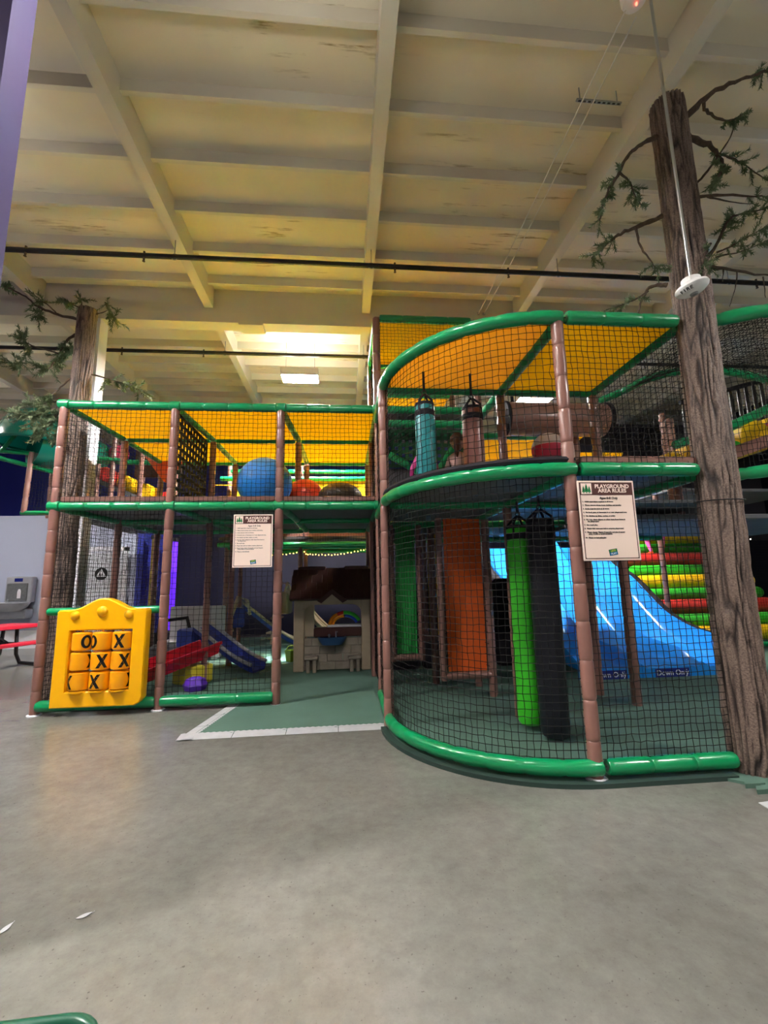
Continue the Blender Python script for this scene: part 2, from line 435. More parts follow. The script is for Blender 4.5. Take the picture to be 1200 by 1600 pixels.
# ================================================================== THE SETTING
struct(ob('floor', MB().box(-14, 12, -8, 15.2, -.2, 0), 'concrete'))
struct(ob('wall_back', MB().box(-14, 12, 15, 15.2, 0, 6.6), 'wall_blue'))
struct(ob('wall_right', MB().box(12, 12.2, -8, 15.2, 0, 6.6), 'wall_navy'))
struct(ob('wall_left', MB().box(-14.2, -14, -8, 15.2, 0, 6.6), 'wall_grey'))
struct(ob('wall_rear', MB().box(-14, 12, -8.2, -8, 0, 6.6), 'wall_grey'))
# navy partition deep inside the play area
struct(ob('wall_navy', MB().box(-4.9, 12, 13.2, 13.35, 0, 3.4), 'wall_navy'))
# restroom block: a grey painted wall with a door and a white baseboard
struct(ob('wall_restroom', MB().box(-14, -5.25, 11.8, 14.95, 0, 3.25), 'wall_grey'))
struct(ob('wall_restroom_side', MB().box(-5.25, -5.1, 11.75, 14.95, 0, 3.25), 'wall_blue'))
struct(ob('baseboard_restroom', MB().box(-14, -6.75, 11.78, 11.8, 0, .42), 'white_paint'))
d1 = struct(empty('door_1', (-6.08, 11.76, 0)), 'white restroom door with a round black restroom symbol')
ob('door_leaf', MB().bevel_box(-.5, .5, 0, .04, .01, 2.3, .008), 'door_white', d1)
fr = MB(); fr.box(-.62, -.52, -.02, .05, 0, 2.42); fr.box(.52, .62, -.02, .05, 0, 2.42); fr.box(-.62, .62, -.02, .05, 2.32, 2.44)
ob('door_frame', fr, 'white_paint', d1)
sy = ob('restroom_symbol', MB().lathe([(0.0, 0), (.155, 0), (.155, .006), (0, .006)], 32, Matrix.Translation((0, -.001, 1.76)) @ Matrix.Rotation(R(90), 4, 'X')), 'black_ink', d1)
tri = MB().prism([(-.12, 1.69), (.12, 1.69), (0, 1.89)], -.012, -.008); ob('triangle', tri, 'white_paint', sy)
fg = MB()
for s in (-.03, .03):
    fg.box(s-.012, s+.012, -.016, -.012, 1.71, 1.77); fg.box(s-.009, s+.009, -.016, -.012, 1.78, 1.795)
ob('figures', fg, 'black_ink', sy)
ob('door_handle', MB().tube([(.4, -.01, 1.0), (.4, -.06, 1.0), (.29, -.06, 1.0)], .012, 8), 'steel', d1)

# ceiling: plywood deck, purlins running away, sub-purlins across, a girder on columns
ceil = struct(ob('ceiling', MB().box(-14, 12, -8, 15.2, 6.36, 6.5), 'roof_paint'))
def cpart(name, mb, m='timber_paint'):
    o = ob(name, mb, m); o.parent = ceil; return o
for x in [-12.8, -10.2, -7.55, -4.9, -2.24, .39, 3.09, 5.75, 8.4, 11.0]:
    cpart('purlin', MB().box(x-.07, x+.07, -8, 6.98, 6.0, 6.36))
    cpart('purlin', MB().box(x-.07, x+.07, 7.27, 15, 6.0, 6.36))
y = 6.66; jm = None
ys = [6.66-.705*i for i in range(21)] + [7.95+.705*i for i in range(11)]
px = [-12.8, -10.2, -7.55, -4.9, -2.24, .39, 3.09, 5.75, 8.4, 11.0]
for i in range(len(px)-1):
    a, b = px[i]+.07, px[i+1]-.07
    me = MB().box(0, b-a, -.025, .025, 6.21, 6.36).mesh('joist'); me.materials.append(MATS['timber_paint'])
    for y in ys:
        if y < -6: continue
        if (y < 1.5) or (y < 2.6 and not -6 < a < 4): continue     # nothing of these shows
        o = ob('joist', me, None, ceil, (a, y, 0))
cpart('girder', MB().box(-14, 12, 7.0, 7.25, 5.76, 6.36))
cpart('girder_seat_plate', MB().box(-1.75, -1.35, 6.985, 7.265, 5.72, 5.77))
col = struct(ob('column', MB().box(-4.21, -3.95, 7.0, 7.24, 0, 5.76), 'white_paint'), 'white square column carrying the girder')

# purple wall end close by on one side
struct(ob('wall_purple', MB().box(-13.9, -1.66, 1.95, 2.1, 0, 6.36), 'wall_purple'))
el = empty('emergency_light', (-1.72, 1.93, 3.42))
tag(el, 'white emergency light housing on the purple wall end', 'light')
ob('body', MB().bevel_box(-.3, .04, -.08, .02, -.1, .12, .03), 'white_plastic', el)
ob('lamp_head', MB().lathe([(0, 0), (.05, .005), (.055, .05), (.03, .09), (0, .095)], 16, Matrix.Translation((-.18, -.08, .0)) @ Matrix.Rotation(R(90), 4, 'X')), 'white_plastic', el)

# sprinkler pipes
def pipe(y, z, label, x0=-13.8, x1=11.8):
    p = empty('sprinkler_pipe', (0, y, z)); tag(p, label, 'pipe', 'ceiling sprinkler pipes')
    ob('pipe', MB().tube([(x0, 0, 0), (x1, 0, 0)], .034, 10), 'pipe_black', p, smooth=True)
    hg = MB().tube([(0, 0, .03), (0, 0, .6-(z-5.75))], .006, 6)
    hg.tube([(math.cos(a)*.045, 0, math.sin(a)*.045) for a in np.linspace(0, 2*math.pi, 13)[:-1]], .006, 5, closed=True)
    hm = hg.mesh('hanger'); hm.materials.append(MATS['galvanised'])
    hd = MB().lathe([(.012, -.03), (.016, -.04), (.012, -.07), (.02, -.085), (.002, -.09)], 8); hd.tube([(0, 0, -.05), (0, 0, .06)], .014, 8)
    dm = hd.mesh('sprinkler_head'); dm.materials.append(MATS['branch_bark'])
    for i, x in enumerate(px):
        if abs(x) < 9: ob('hanger', hm, None, p, (x, 0, 0))
    for x in (-7.2, -4.1, -2.63, .72, 2.35, 5.0, 6.2):
        ob('sprinkler_head', dm, None, p, (x, 0, .0))
pipe(5.5, 5.75, 'long black sprinkler pipe in front of the girder')
pipe(8.02, 5.76, 'thin black sprinkler pipe behind the girder')

# high-bay lamps
def make_lamp(drop, lens, up):
    l = empty('highbay_lamp')
    h = MB().box(-.36, .36, -.19, .19, .03, .09)
    for x in (-.36, .345): h.box(x, x+.015, -.19, .19, -.06, .03)  # skirts added to keep direct light off the joist faces
    for y in (-.19, .175): h.box(-.345, .345, y, y+.015, -.06, .03)
    ob('housing', h, 'lamp_housing', l)
    ob('lens', MB().box(-.34, .34, -.17, .17, -.02, .028), lens, l)
    if up:  # glowing top slots added to brighten the ceiling
        for s in (-.23, .23): ob('added_uplight', MB().bevel_box(s-.1, s+.1, -.15, .15, .092, .11, .006), up, l)
    for s in (-.28, .28):
        ob('hanging_wire', MB().tube([(s, 0, .09), (s, 0, drop)], .004, 5), 'wire_dark', l)
    return l
for i, (p, lab) in enumerate(LAMPS):
    l = make_lamp(6.36-p[2], 'lens_rear' if i == 0 else 'lens_side' if i in (1, 4, 5) else 'lens_soft' if i == 3 else 'lens_dim' if p[1] < 0 or p[0] > 9 else 'lens', 'uplight' if i < 3 else 'uplight_soft')
    l.location = p
    tag(l, lab, 'lamp', 'high-bay lamps of the hall')

# ------------------------------------------------------------------ green play mats
pm = tag(empty('play_mat'), 'dark green foam mat with pale grey sloping border at the entrance', 'mat')
AR = [(1.78+1.40*math.cos(a), 4.53+1.40*math.sin(a)) for a in np.linspace(R(180), R(270), 18)]
def flat(poly, z0, z1):
    return MB().prism([(x, y) for x, y in poly], z0, z1, Matrix(((1,0,0,0),(0,0,1,0),(0,1,0,0),(0,0,0,1))))
ob('mat_sheet', flat([(-1.44, 4.62), (.40, 4.64), (.40, 5.7), (-1.27, 5.7)], 0, .014), 'mat_green', pm)
ob('mat_sheet', flat([(-3.55, 5.7), (.40, 5.7), (.40, 12.6), (-3.55, 12.6)], 0, .014), 'mat_green', pm)
ob('mat_sheet', flat([(-1.9, 8.35), (.34, 8.6), (.34, 10.6), (-2.6, 10.6), (-2.3, 9.2)], .014, .022), 'mat_light', pm)
def border(a, b, wdt, side, n):
    # bevelled edge ramp pieces with jigsaw teeth on the inner edge
    a, b = Vector((*a, 0)), Vector((*b, 0)); d = (b-a).normalized(); s = Vector((-d.y, d.x, 0))*side; L = (b-a).length/n
    for i in range(n):
        p0 = a+d*(i*L+.003); p1 = a+d*((i+1)*L-.003); m = MB(); k = 9
        lo = [p0.copy(), p1.copy()]; top = []
        for j in range(2*k+1):
            t = j/(2*k); off = wdt+(.018 if (j//1) % 2 else 0); top.append(p0.lerp(p1, t)+s*off+Vector((0, 0, .0165)))
        n0 = len(m.v); m.v += [tuple(lo[0]+Vector((0, 0, .003))), tuple(lo[1]+Vector((0, 0, .003)))] + [tuple(q) for q in reversed(top)]
        m.f.append(tuple(range(len(m.v))))
        ob('border_piece', m, 'mat_grey', pm, fix=False)
border((-1.56, 4.5), (.43, 4.53), .14, 1, 4)
border((-1.38, 5.66), (-1.56, 4.5), .13, 1, 3)

pm2 = tag(empty('play_mat'), 'green foam mat filling the floor behind the curved net', 'mat')
ob('mat_sheet', flat(AR + [(2.62, 3.1), (2.95, 2.8), (9.5, 2.8), (9.5, 12.6), (.36, 12.6)], 0, .018), 'mat_green', pm2)
me = MB()
out = [(x-(1.78-x)*.035, y-(4.53-y)*.035) for x, y in AR]
out2 = [(1.78+1.44*math.cos(a), 4.53+1.44*math.sin(a)) for a in np.linspace(R(180), R(270), 18)]
inn = [(1.78+1.38*math.cos(a), 4.53+1.38*math.sin(a)) for a in np.linspace(R(180), R(270), 18)]
ob('mat_edge', flat(out2 + [(2.72, 3.09), (2.72, 3.15)] + inn[::-1], 0, .03), 'mat_edge_dark', pm2)
for i in range(3):
    ob('mat_tooth', flat([(2.70+.0*i, 3.03-.085*i), (2.8, 3.03-.085*i), (2.8, 2.975-.085*i), (2.655-.0*i, 2.975-.085*i)], 0, .028), 'mat_green', pm2)
ob('border_piece', MB().prism([(0, 0), (.0, .004), (.16, .02), (.16, 0)], -.9, 0, Matrix.Translation((2.56, 2.79, 0)) @ Matrix.Rotation(R(-4), 4, 'Z')), 'mat_grey', pm2)

# ================================================================== LEFT PLAY FRAME
PX = [-3.49, -2.15, -.82, .45]; RY = [5.6, 6.95, 8.3]; ZM, ZT = 2.39, 3.69
def RX(i, j): return PX[i]+((0, .09, .11)[j] if i < 3 else 0)
lf = tag(empty('climbing_structure'), 'two-level play frame with yellow roofs and green padded rails beside the entrance', 'play structure')
for i, x in enumerate(PX[:3]):
    padded('post', (x, RY[0], .0), (x, RY[0], ZT-.03), 'brown_vinyl', lf, .053, .27)
    ob('foot_plate', MB().lathe([(.075, 0), (.075, .01), (.055, .016)], 16), 'white_paint', lf, (x, RY[0], 0))
for j in (1, 2):
    for i in range(4):
        x = RX(i, j)
        padded('post', (x, RY[j], ZM if i == 2 else 0), (x, RY[j], ZT-.03), 'brown_vinyl', lf, .05, .3, sleeves=False)
ob('hub', MB().lathe([(0, -.06), (.05, -.05), (.06, 0), (.05, .05), (0, .06)], 12), 'green_vinyl', lf, (PX[0], RY[0], ZT), smooth=True)
hubm = MB().lathe([(.05, -.07), (.064, -.06), (.066, 0), (.064, .06), (.05, .07)], 12).mesh('hub', True); hubm.materials.append(MATS['green_vinyl'])
for i, x in enumerate(PX[:4]):
    for z in (ZM, ZT): ob('hub', hubm, None, lf, (x, RY[0]-.004, z), (0, R(90), 0))
for i in range(3):
    a, b = PX[i], PX[i+1]
    for z in (ZM, ZT):
        padded('rail', (a+.05, RY[0], z), (b-.05, RY[0], z), 'green_vinyl', lf, .055, .3)
        for j in (1, 2): padded('rail', (RX(i, j)+.05, RY[j], z), (RX(i+1, j)-.05, RY[j], z), 'green_vinyl', lf, .05, .4, sleeves=False)
for i in range(4):
    for j in range(2):
        for z in (ZM, ZT): padded('rail', (RX(i, j), RY[j]+.05, z), (RX(i, j+1), RY[j+1]-.05, z), 'green_vinyl', lf, .05, .4, sleeves=False)
for i in range(2):
    padded('rail', (PX[i]+.03, RY[0]-.02, .1), (PX[i+1]-.03, RY[0]-.02, .1), 'green_vinyl', lf, .06, .38)
padded('rail', (PX[0]+.04, RY[0], 1.14), (PX[1]-.04, RY[0], 1.14), 'green_vinyl', lf, .045, .3)
# decks, deck lips, roofs
for i in range(3):
    for j in range(2):
        ob('deck_panel', MB().bevel_box(PX[i]+.02, PX[i+1]-.02, RY[j]+.02, RY[j+1]-.02, ZM+.02, ZM+.07, .01), 'deck_grey', lf)
        wavy_panel('canopy_panel', (RX(i, j)+.03, RY[j]+.03, ZT), (RX(i+1, j)-.03, RY[j]+.03, ZT), (RX(i+1, j+1)-.03, RY[j+1]-.03, ZT), (RX(i, j+1)+.03, RY[j+1]-.03, ZT), .03, 'yellow_canopy', lf)
    ob('deck_lip', MB().bevel_box(PX[i]+.05, PX[i+1]-.05, RY[0]-.01, RY[0]+.1, ZM+.055, ZM+.125, .012), 'brown_vinyl', lf)
# netting
for i in range(3):
    net('netting', quadfn((PX[i], RY[0]-.03, ZM), (PX[i+1], RY[0]-.03, ZM), (PX[i+1], RY[0]-.03, ZT), (PX[i], RY[0]-.03, ZT)), 23, 23, lf, r=.0032, jit=.003)
for i in range(2):
    net('netting', quadfn((PX[i], RY[0]+.03, .12), (PX[i+1], RY[0]+.03, .12), (PX[i+1], RY[0]+.03, ZM), (PX[i], RY[0]+.03, ZM)), (28, 20)[i], (46, 36)[i], lf, r=.0028, jit=.003)
for j in range(2):
    net('netting', quadfn((PX[0], RY[j], ZM), (PX[0], RY[j+1], ZM), (PX[0], RY[j+1], ZT), (PX[0], RY[j], ZT)), 26, 26, lf, r=.0024)
    net('netting', quadfn((PX[0], RY[j], .1), (PX[0], RY[j+1], .1), (PX[0], RY[j+1], ZM), (PX[0], RY[j], ZM)), 26, 46, lf, r=.0024)
net('netting', quadfn((PX[3], RY[0], ZM), (PX[3], RY[1], ZM), (PX[3], RY[1], ZT), (PX[3], RY[0], ZT)), 26, 26, lf, r=.0024)
net('netting', quadfn((PX[3], RY[0], .1), (PX[3], RY[1], .1), (PX[3], RY[1], ZM), (PX[3], RY[0], ZM)), 26, 46, lf, r=.0024)
# webbing net between the first two upper bays
wb = MB(); y0, y1, z0, z1 = RY[0]+.12, RY[1]-.03, ZM+.15, ZT-.06
for k in range(11):
    t = k/10; yy = y0+(y1-y0)*t; wb.box(PX[1]-.006, PX[1]+.006, yy-.024, yy+.024, z0, z1)
for k in range(11):
    t = k/10; zz = z0+(z1-z0)*t; wb.box(PX[1]-.009, PX[1]+.009, y0, y1, zz-.022, zz+.022)
o = ob('webbing_net', wb, 'webbing', lf); o['kind'] = 'stuff'

# tic-tac-toe panel
tt = tag(empty('tic_tac_toe_panel', (-2.765, 5.5, .0)), 'yellow tic-tac-toe panel with nine turning drums', 'game panel')
def ttt():
    W0, Hb, H1 = .49, .1, 1.16
    poly = [(-W0+.0, Hb), (W0-.08, Hb), (W0-.03, Hb+.03), (W0, Hb+.08), (W0, H1-.02), (W0-.02, H1)]
    for k in range(13):
        t = k/12; x = (W0-.14)*(1-2*t); poly.append((x, H1+.13*(.5+.5*math.cos(math.pi*abs(x)/(W0-.14)))))
    poly += [(-W0+.02, H1), (-W0, H1-.02)]
    x0, x1, z0, z1 = -.335, .335, .27, .93
    m = MB(); dep = (-.06, .06); b = .014
    # ring: outer loop sampled against the square hole with an inner bevel
    ctr = Vector((0, .6)); N = 96
    def hit(poly, ang):
        d = Vector((math.cos(ang), math.sin(ang))); best = None
        for i in range(len(poly)):
            p, q = Vector(poly[i]), Vector(poly[(i+1) % len(poly)]); e = q-p
            den = d.x*e.y-d.y*e.x
            if abs(den) < 1e-9: continue
            w = p-ctr; t = (w.x*e.y-w.y*e.x)/den; s = (w.x*d.y-w.y*d.x)/den
            if t > 0 and -1e-6 <= s <= 1+1e-6 and (best is None or t < best): best = t
        return ctr+d*best
    hole = [(x0, z0), (x1, z0), (x1, z1), (x0, z1)]
    angs = sorted(set([2*math.pi*i/N for i in range(N)] + [math.atan2(q[1]-.6, q[0]) % (2*math.pi) for q in poly+hole]))
    O = [hit(poly, a) for a in angs]; I = [hit(hole, a) for a in angs]; K = len(angs)
    def ring(pts, y, sh):
        n0 = len(m.v)
        for p in pts:
            c = ctr; d = (p-c); q = p-d.normalized()*sh if sh else p
            m.v.append((q.x, y, q.y))
        return n0
    A = [ring(I, dep[1], 0), ring(I, dep[0]+b, 0), ring(I, dep[0], -b), ring(O, dep[0], b), ring(O, dep[0]+b, 0), ring(O, dep[1], 0)]
    A.append(A[0])
    for s in range(6):
        for i in range(K):
            j = (i+1) % K; m.f.append((A[s]+i, A[s]+j, A[s+1]+j, A[s+1]+i))
    ob('frame', m, 'yellow_plastic', tt, smooth=True)
    for x, z, r in ((-.29, 1.1, .05), (0, 1.14, .062), (.29, 1.1, .05)):
        ob('boss', MB().lathe([(r, 0), (r*.95, .012), (r*.7, .028), (r*.35, .036), (0, .038)], 20, Matrix.Translation((x, -.058, z)) @ Matrix.Rotation(R(90), 4, 'X')), 'yellow_plastic', tt, smooth=True)
    dm = MB().lathe([(0, -.1), (.085, -.1), (.1, -.088), (.103, -.05), (.103, .05), (.1, .088), (.085, .1), (0, .1)], 28).mesh('drum', True); dm.materials.append(MATS['yellow_drum'])
    marks = {(0, 0): ('O', 52), (0, 1): ('O', -34), (0, 2): ('X', 5), (1, 0): ('X', 94), (1, 1): ('X', 31), (1, 2): ('X', 43),
             (2, 0): ('X', -43), (2, 1): ('X', -4), (2, 2): ('X', 95)}
    for r in range(3):
        zc = .81-.215*r
        for c in range(3):
            xc = -.218+.218*c
            d = ob('drum', dm, None, tt, (xc, -.01, zc))
            ch, ang = marks[(r, c)]
            # letters wrap round the drum: cut into narrow upright strips bent on the surface
            m2 = MB(); Rr = .1045; a0 = R(ang-90)
            if ch == 'X':
                for sgn in (-1, 1):
                    for k in range(12):
                        t0, t1 = k/12, (k+1)/12; pts = []
                        for t, o2 in ((t0, -1), (t0, 1), (t1, 1), (t1, -1)):
                            u = sgn*(-.042+.084*t)+o2*.017; a = a0+u/Rr; pts.append((Rr*math.cos(a), Rr*math.sin(a), -.074+.148*t))
                        n0 = len(m2.v); m2.v += pts; m2.f.append((n0, n0+1, n0+2, n0+3))
            else:
                for k in range(24):
                    q = []
                    for kk in (k, k+1):
                        th = 2*math.pi*kk/24
                        for rx, rz in ((.056, .073), (.026, .046)):
                            a = a0+rx*math.cos(th)/Rr; q.append((Rr*math.cos(a), Rr*math.sin(a), rz*math.sin(th)))
                    n0 = len(m2.v); m2.v += q; m2.f.append((n0, n0+1, n0+3, n0+2))
            ob('letter', m2, 'black_ink', d, fix=False)
        
    for c in range(3): ob('spindle_rod', MB().tube([(-.218+.218*c, -.01, .28), (-.218+.218*c, -.01, .93)], .012, 8), 'yellow_drum', tt)
    for c in range(3):
        ob('rod_socket', MB().lathe([(0, -.03), (.075, -.02), (.1, .0), (.1, .012), (0, .014)], 20, Matrix.Translation((-.218+.218*c, -.01, .265))), 'yellow_plastic', tt, smooth=True)
ttt()

# balls on the upper deck
def ball(x, y, r, m, label, grp='exercise balls on the upper deck', sq=.97, z=ZM+.07):
    b = tag(empty('exercise_ball', (x, y, z)), label, 'ball', grp)
    prof = [(r*math.sin(math.pi*i/24), r*sq*(1-math.cos(math.pi*i/24))) for i in range(25)]
    prof[0] = (0, 0); prof[-1] = (0, 2*r*sq)
    ob('shell', MB().lathe(prof, 36), m, b, smooth=True)
    ob('valve_plug', MB().lathe([(.018, -.004), (.02, .004), (.008, .01), (0, .01)], 10), m, b, (0, 0, 2*r*sq-.001))
    rib = MB()
    for k in (-2, -1, 1, 2):
        a = math.pi/2+k*.12; rib.tube([(r*math.sin(a)*1.002*math.cos(t), r*math.sin(a)*1.002*math.sin(t), r*sq*(1-math.cos(a))) for t in np.linspace(0, 2*math.pi, 37)[:-1]], .0025, 4, closed=True)
    ob('moulded_ridges', rib, m, b)['kind'] = 'stuff'
ball(-1.13, 6.3, .385, 'ball_blue', 'large blue exercise ball behind the upper net')
ball(-.60, 6.75, .28, 'ball_red', 'red exercise ball between the blue ball and the dark ball')
ball(-.06, 6.35, .315, 'ball_dark', 'dark brown half-deflated ball beside the red ball', sq=.62)

# rules signs
def sign(loc, w, h, label, rot=0, tilt=0):
    s = tag(empty('rules_sign', loc, (tilt, 0, rot)), label, 'sign', 'playground rules signs')
    ob('board', MB().bevel_box(-w/2, w/2, -.004, .004, -h/2, h/2, .002), 'sign_cream', s)
    k = w/.47
    fm = MB(); i = .014*k; t = .006*k; zt, zb = h/2-i, -h/2+i; xl, xr = -w/2+i, w/2-i
    fm.box(xl, xr, -.0052, -.0042, zt-t, zt); fm.box(xl, xr, -.0052, -.0042, zb, zb+t)
    fm.box(xl, xl+t, -.0052, -.0042, zb, zt); fm.box(xr-t, xr, -.0052, -.0042, zb, zt)
    ob('border_line', fm, 'sign_brown', s)
    hz = zt-.102*k
    ob('header', MB().box(xl, xr, -.0062, -.0042, hz, zt), 'sign_brown', s)
    V = Matrix.Rotation(R(90), 4, 'X')
    ic = ob('tree_icon', MB().box(xl+.012*k, xl+.1*k, -.0072, -.0062, hz+.007*k, zt-.007*k), 'sign_cream', s)
    tm = MB(); cx = xl+.056*k
    for dx, sc in ((-.024, .74), (.024, .74), (0, 1.0)):
        b0 = hz+.014*k; yy = -.0082-(.0004 if sc == 1 else 0)
        tm.box(cx+dx*k-.003*k, cx+dx*k+.003*k, yy, yy+.0008, b0, b0+.012*k)
        for q in range(3):
            zz = b0+(.01+.018*q*sc)*k; wq = (.021-.005*q)*k*sc
            tm.prism([(cx+dx*k-wq, zz), (cx+dx*k+wq, zz), (cx+dx*k, zz+.032*k*sc)], yy, yy+.0008)
    ob('trees', tm, 'sign_green', ic)
    text('lettering', 'PLAYGROUND\nAREA RULES', .043*k, 'sign_cream', s, Matrix.Translation(((xl+.1*k+xr)/2, -.0068, (hz+zt)/2)) @ V, bold=.0012, line=.82)
    text('lettering', 'Ages 0-8 Only', .026*k, 'black_ink', s, Matrix.Translation((.015*k, -.0052, hz-.026*k)) @ V, bold=.0004)
    rules = ('1.  Adult supervision required at all times.\n\n2.  Please remove shoes, loose clothing, and jewelry.\n\n3.  Socks must be worn at all times.\n\n'
             '4.  No food, gum, or beverages in or near playground area.\n\n5.  No climbing up slides, netting, or poles.\n\n6.  No toys, sharp objects or other items from home in\n       the playground.\n\n'
             '7.  No rough play.\n\n8.  Please visit restroom before entering playground.\n\n9.  Please change diapers frequently and give frequent\n       potty breaks to avoid accidents.\n\n10.  Please no bad attitudes.')
    text('lettering', rules, .0152*k, 'black_ink', s, Matrix.Translation((xl+.014*k, -.0052, hz-.046*k)) @ V, align='LEFT', bold=.0003, line=.94)
    lg = ob('logo', MB().box(-.034*k, .034*k, -.0062, -.0042, -.024*k, .024*k), 'black_ink', s, (.01*k, 0, zb+.05*k), (0, R(-9), 0))
    ob('logo_field', MB().box(-.032*k, .032*k, -.0072, -.0062, -.022*k, .0*k), 'logo_blue', lg)
    ob('logo_field', MB().box(-.032*k, .032*k, -.0072, -.0062, .001*k, .022*k), 'sign_green', lg)
    text('lettering', 'LETS', .02*k, 'logo_yellow', lg, Matrix.Translation((0, -.0078, .011*k)) @ V, bold=.0004)
    text('lettering', 'PLAY', .02*k, 'lettering_white', lg, Matrix.Translation((0, -.0078, -.011*k)) @ V, bold=.0004)
    for x in (xl+.006*k, xr-.006*k):
        for z in (zb+.006*k, zt-.006*k): ob('screw', MB().lathe([(0, 0), (.004, 0), (.004, .003), (0, .003)], 8, Matrix.Translation((x, -.004, z)) @ V), 'sign_brown', s)
sign((-1.11, 5.48, 1.938), .47, .645, 'cream rules sign hung on the net of the play frame above the small slides')
sign((1.965, 3.105, 1.83), .445, .6, 'cream rules sign hung on the net beside the bark trunk')

# ================================================================== MIDDLE TOWER
tw = tag(empty('play_tower'), 'three-level tower bay with a yellow roof rising behind the curved frame', 'play structure')
TX = [.45, 1.83]; TY = [5.6, 6.95]; TZ = 5.02
for x in TX:
    for y in TY: padded('post', (x, y, 0), (x, y, TZ), 'brown_vinyl', tw, .052, .27, sleeves=(y == TY[0] and x == TX[0]))
for z in (ZT, TZ):
    for y in TY: padded('rail', (TX[0]+.05, y, z), (TX[1]-.05, y, z), 'green_vinyl', tw, .052, .3, sleeves=(z == TZ and y == TY[0]))
    for x in TX: padded('rail', (x, TY[0]+.05, z), (x, TY[1]-.05, z), 'green_vinyl', tw, .05, .35, sleeves=False)
padded('rail', (TX[0]+.05, TY[1], 4.5), (TX[1]-.05, TY[1], 4.5), 'green_vinyl', tw, .045, .35, sleeves=False)
wavy_panel('canopy_panel', (TX[0]+.03, TY[0]+.03, TZ), (TX[1]-.03, TY[0]+.03, TZ), (TX[1]-.03, TY[1]-.03, TZ), (TX[0]+.03, TY[1]-.03, TZ), .02, 'yellow_canopy', tw)
wavy_panel('canopy_panel', (TX[0]+.03, TY[1], TZ-.5), (TX[1]-.03, TY[1], TZ-.5), (TX[1]-.03, 8.3, TZ-.5), (TX[0]+.03, 8.3, TZ-.5), .02, 'yellow_canopy', tw)
net('netting', quadfn((TX[0], TY[0]-.03, ZT), (TX[1], TY[0]-.03, ZT), (TX[1], TY[0]-.03, TZ), (TX[0], TY[0]-.03, TZ)), 28, 28, tw, r=.0024)
net('netting', quadfn((TX[0], TY[0], ZT), (TX[0], TY[1], ZT), (TX[0], TY[1], TZ), (TX[0], TY[0], TZ)), 26, 28, tw, r=.0024)
padded_curve('side_rail', [(TX[0]-.03, TY[1]+.02, ZT), (TX[0]-.02, TY[1], 4.3), (TX[0]+.0, TY[1]-.03, TZ)], 'green_vinyl', tw, .03)
ob('deck_panel', MB().bevel_box(TX[0], TX[1], TY[0], TY[1], ZT-.05, ZT-.02, .01), 'deck_grey', tw)

# ================================================================== CURVED FRAME
cf = tag(empty('climbing_structure'), 'two-level play frame with a rounded netted corner and green bent rails', 'play structure')
CX, CY, CR = 1.78, 4.53, 1.35; CM, CT = 2.24, 3.52; FX = 2.86; FYR = 3.18; BY = 4.6
def arc(z, r=CR, n=24, a0=180, a1=270): return [(CX+r*math.cos(R(a)), CY+r*math.sin(R(a)), z) for a in np.linspace(a0, a1, n)]
padded('post', (1.745, FYR+.02, 0), (1.745, FYR+.02, CT+.03), 'brown_vinyl', cf, .05, .27)
ob('foot_plate', MB().lathe([(.075, 0), (.075, .01), (.055, .016)], 16), 'white_paint', cf, (1.745, FYR+.02, .018))
padded('post', (.43, 4.6, 0), (.43, 4.6, CT+.06), 'brown_vinyl', cf, .052, .27)
for x, y, z0 in ((CX, BY+.05, 0), (FX, BY, CM), (CX, 6.05, 0), (FX+.3, 6.05, CM), (1.25, 6.3, 0)):
    padded('post', (x, y, z0), (x, y, CT), 'brown_vinyl', cf, .05, .3, sleeves=False)
padded('post', (3.06, 5.36, 0), (3.06, 5.36, CM), 'brown_vinyl', cf, .05, .3, sleeves=False)
padded('post', (3.2, 4.87, 0), (3.2, 4.87, CM), 'brown_vinyl', cf, .055, .3, sleeves=False)
for z, r in ((.1, .055), (CM, .055), (CT, .055)):
    padded_curve('bent_rail', arc(z), 'green_vinyl', cf, r)
    padded('rail', (CX+.04, FYR, z), (FX-.08, FYR, z), 'green_vinyl', cf, .055, .3)
    padded('rail', (.43, 4.58, z), (.43, 5.55, z), 'green_vinyl', cf, .05, .35, sleeves=False)
for z in (CM-.02, CT):
    padded('rail', (.48, BY, z), (CX-.05, BY, z), 'green_vinyl', cf, .05, .4, sleeves=False)
    padded('rail', (CX+.05, BY, z), (FX, BY, z), 'green_vinyl', cf, .05, .4, sleeves=False)
    for x in (CX, FX): padded('rail', (x, FYR+.05, z), (x, BY-.03, z), 'green_vinyl', cf, .05, .4, sleeves=False)
    padded('rail', (.5, 6.05, z-.03), (FX+.3, 6.05, z-.03), 'green_vinyl', cf, .05, .4, sleeves=False)
    padded('rail', (CX, BY, z), (CX, 6.0, z), 'green_vinyl', cf, .05, .4, sleeves=False)
for k, (a, b) in enumerate((((.6, 7.4, 2.1), (4.2, 7.4, 2.1)), ((2.9, 6.8, 2.16), (5.6, 6.8, 2.16)), ((.5, 5.4, 3.42), (1.8, 5.4, 3.42)))):
    padded('rail', a, b, 'green_vinyl', cf, .05, .4, sleeves=False)
def xy_panel(poly, z0, z1, name, m): return ob(name, flat(poly, z0, z1), m, cf)
Q = [(p[0]+.02, p[1]+.02) for p in arc(0, CR-.03)]
xy_panel(Q + [(CX, BY), (.46, BY)], CM-.005, CM+.03, 'deck_panel', 'deck_grey')
xy_panel([(CX+.02, FYR+.03), (FX-.02, FYR+.03), (FX-.02, BY), (CX+.02, BY)], CM-.005, CM+.03, 'deck_panel', 'deck_grey')
xy_panel([(.5, BY+.03), (CX-.02, BY+.03), (CX-.02, 6.0), (.5, 6.0)], CM-.005, CM+.03, 'deck_panel', 'deck_grey')
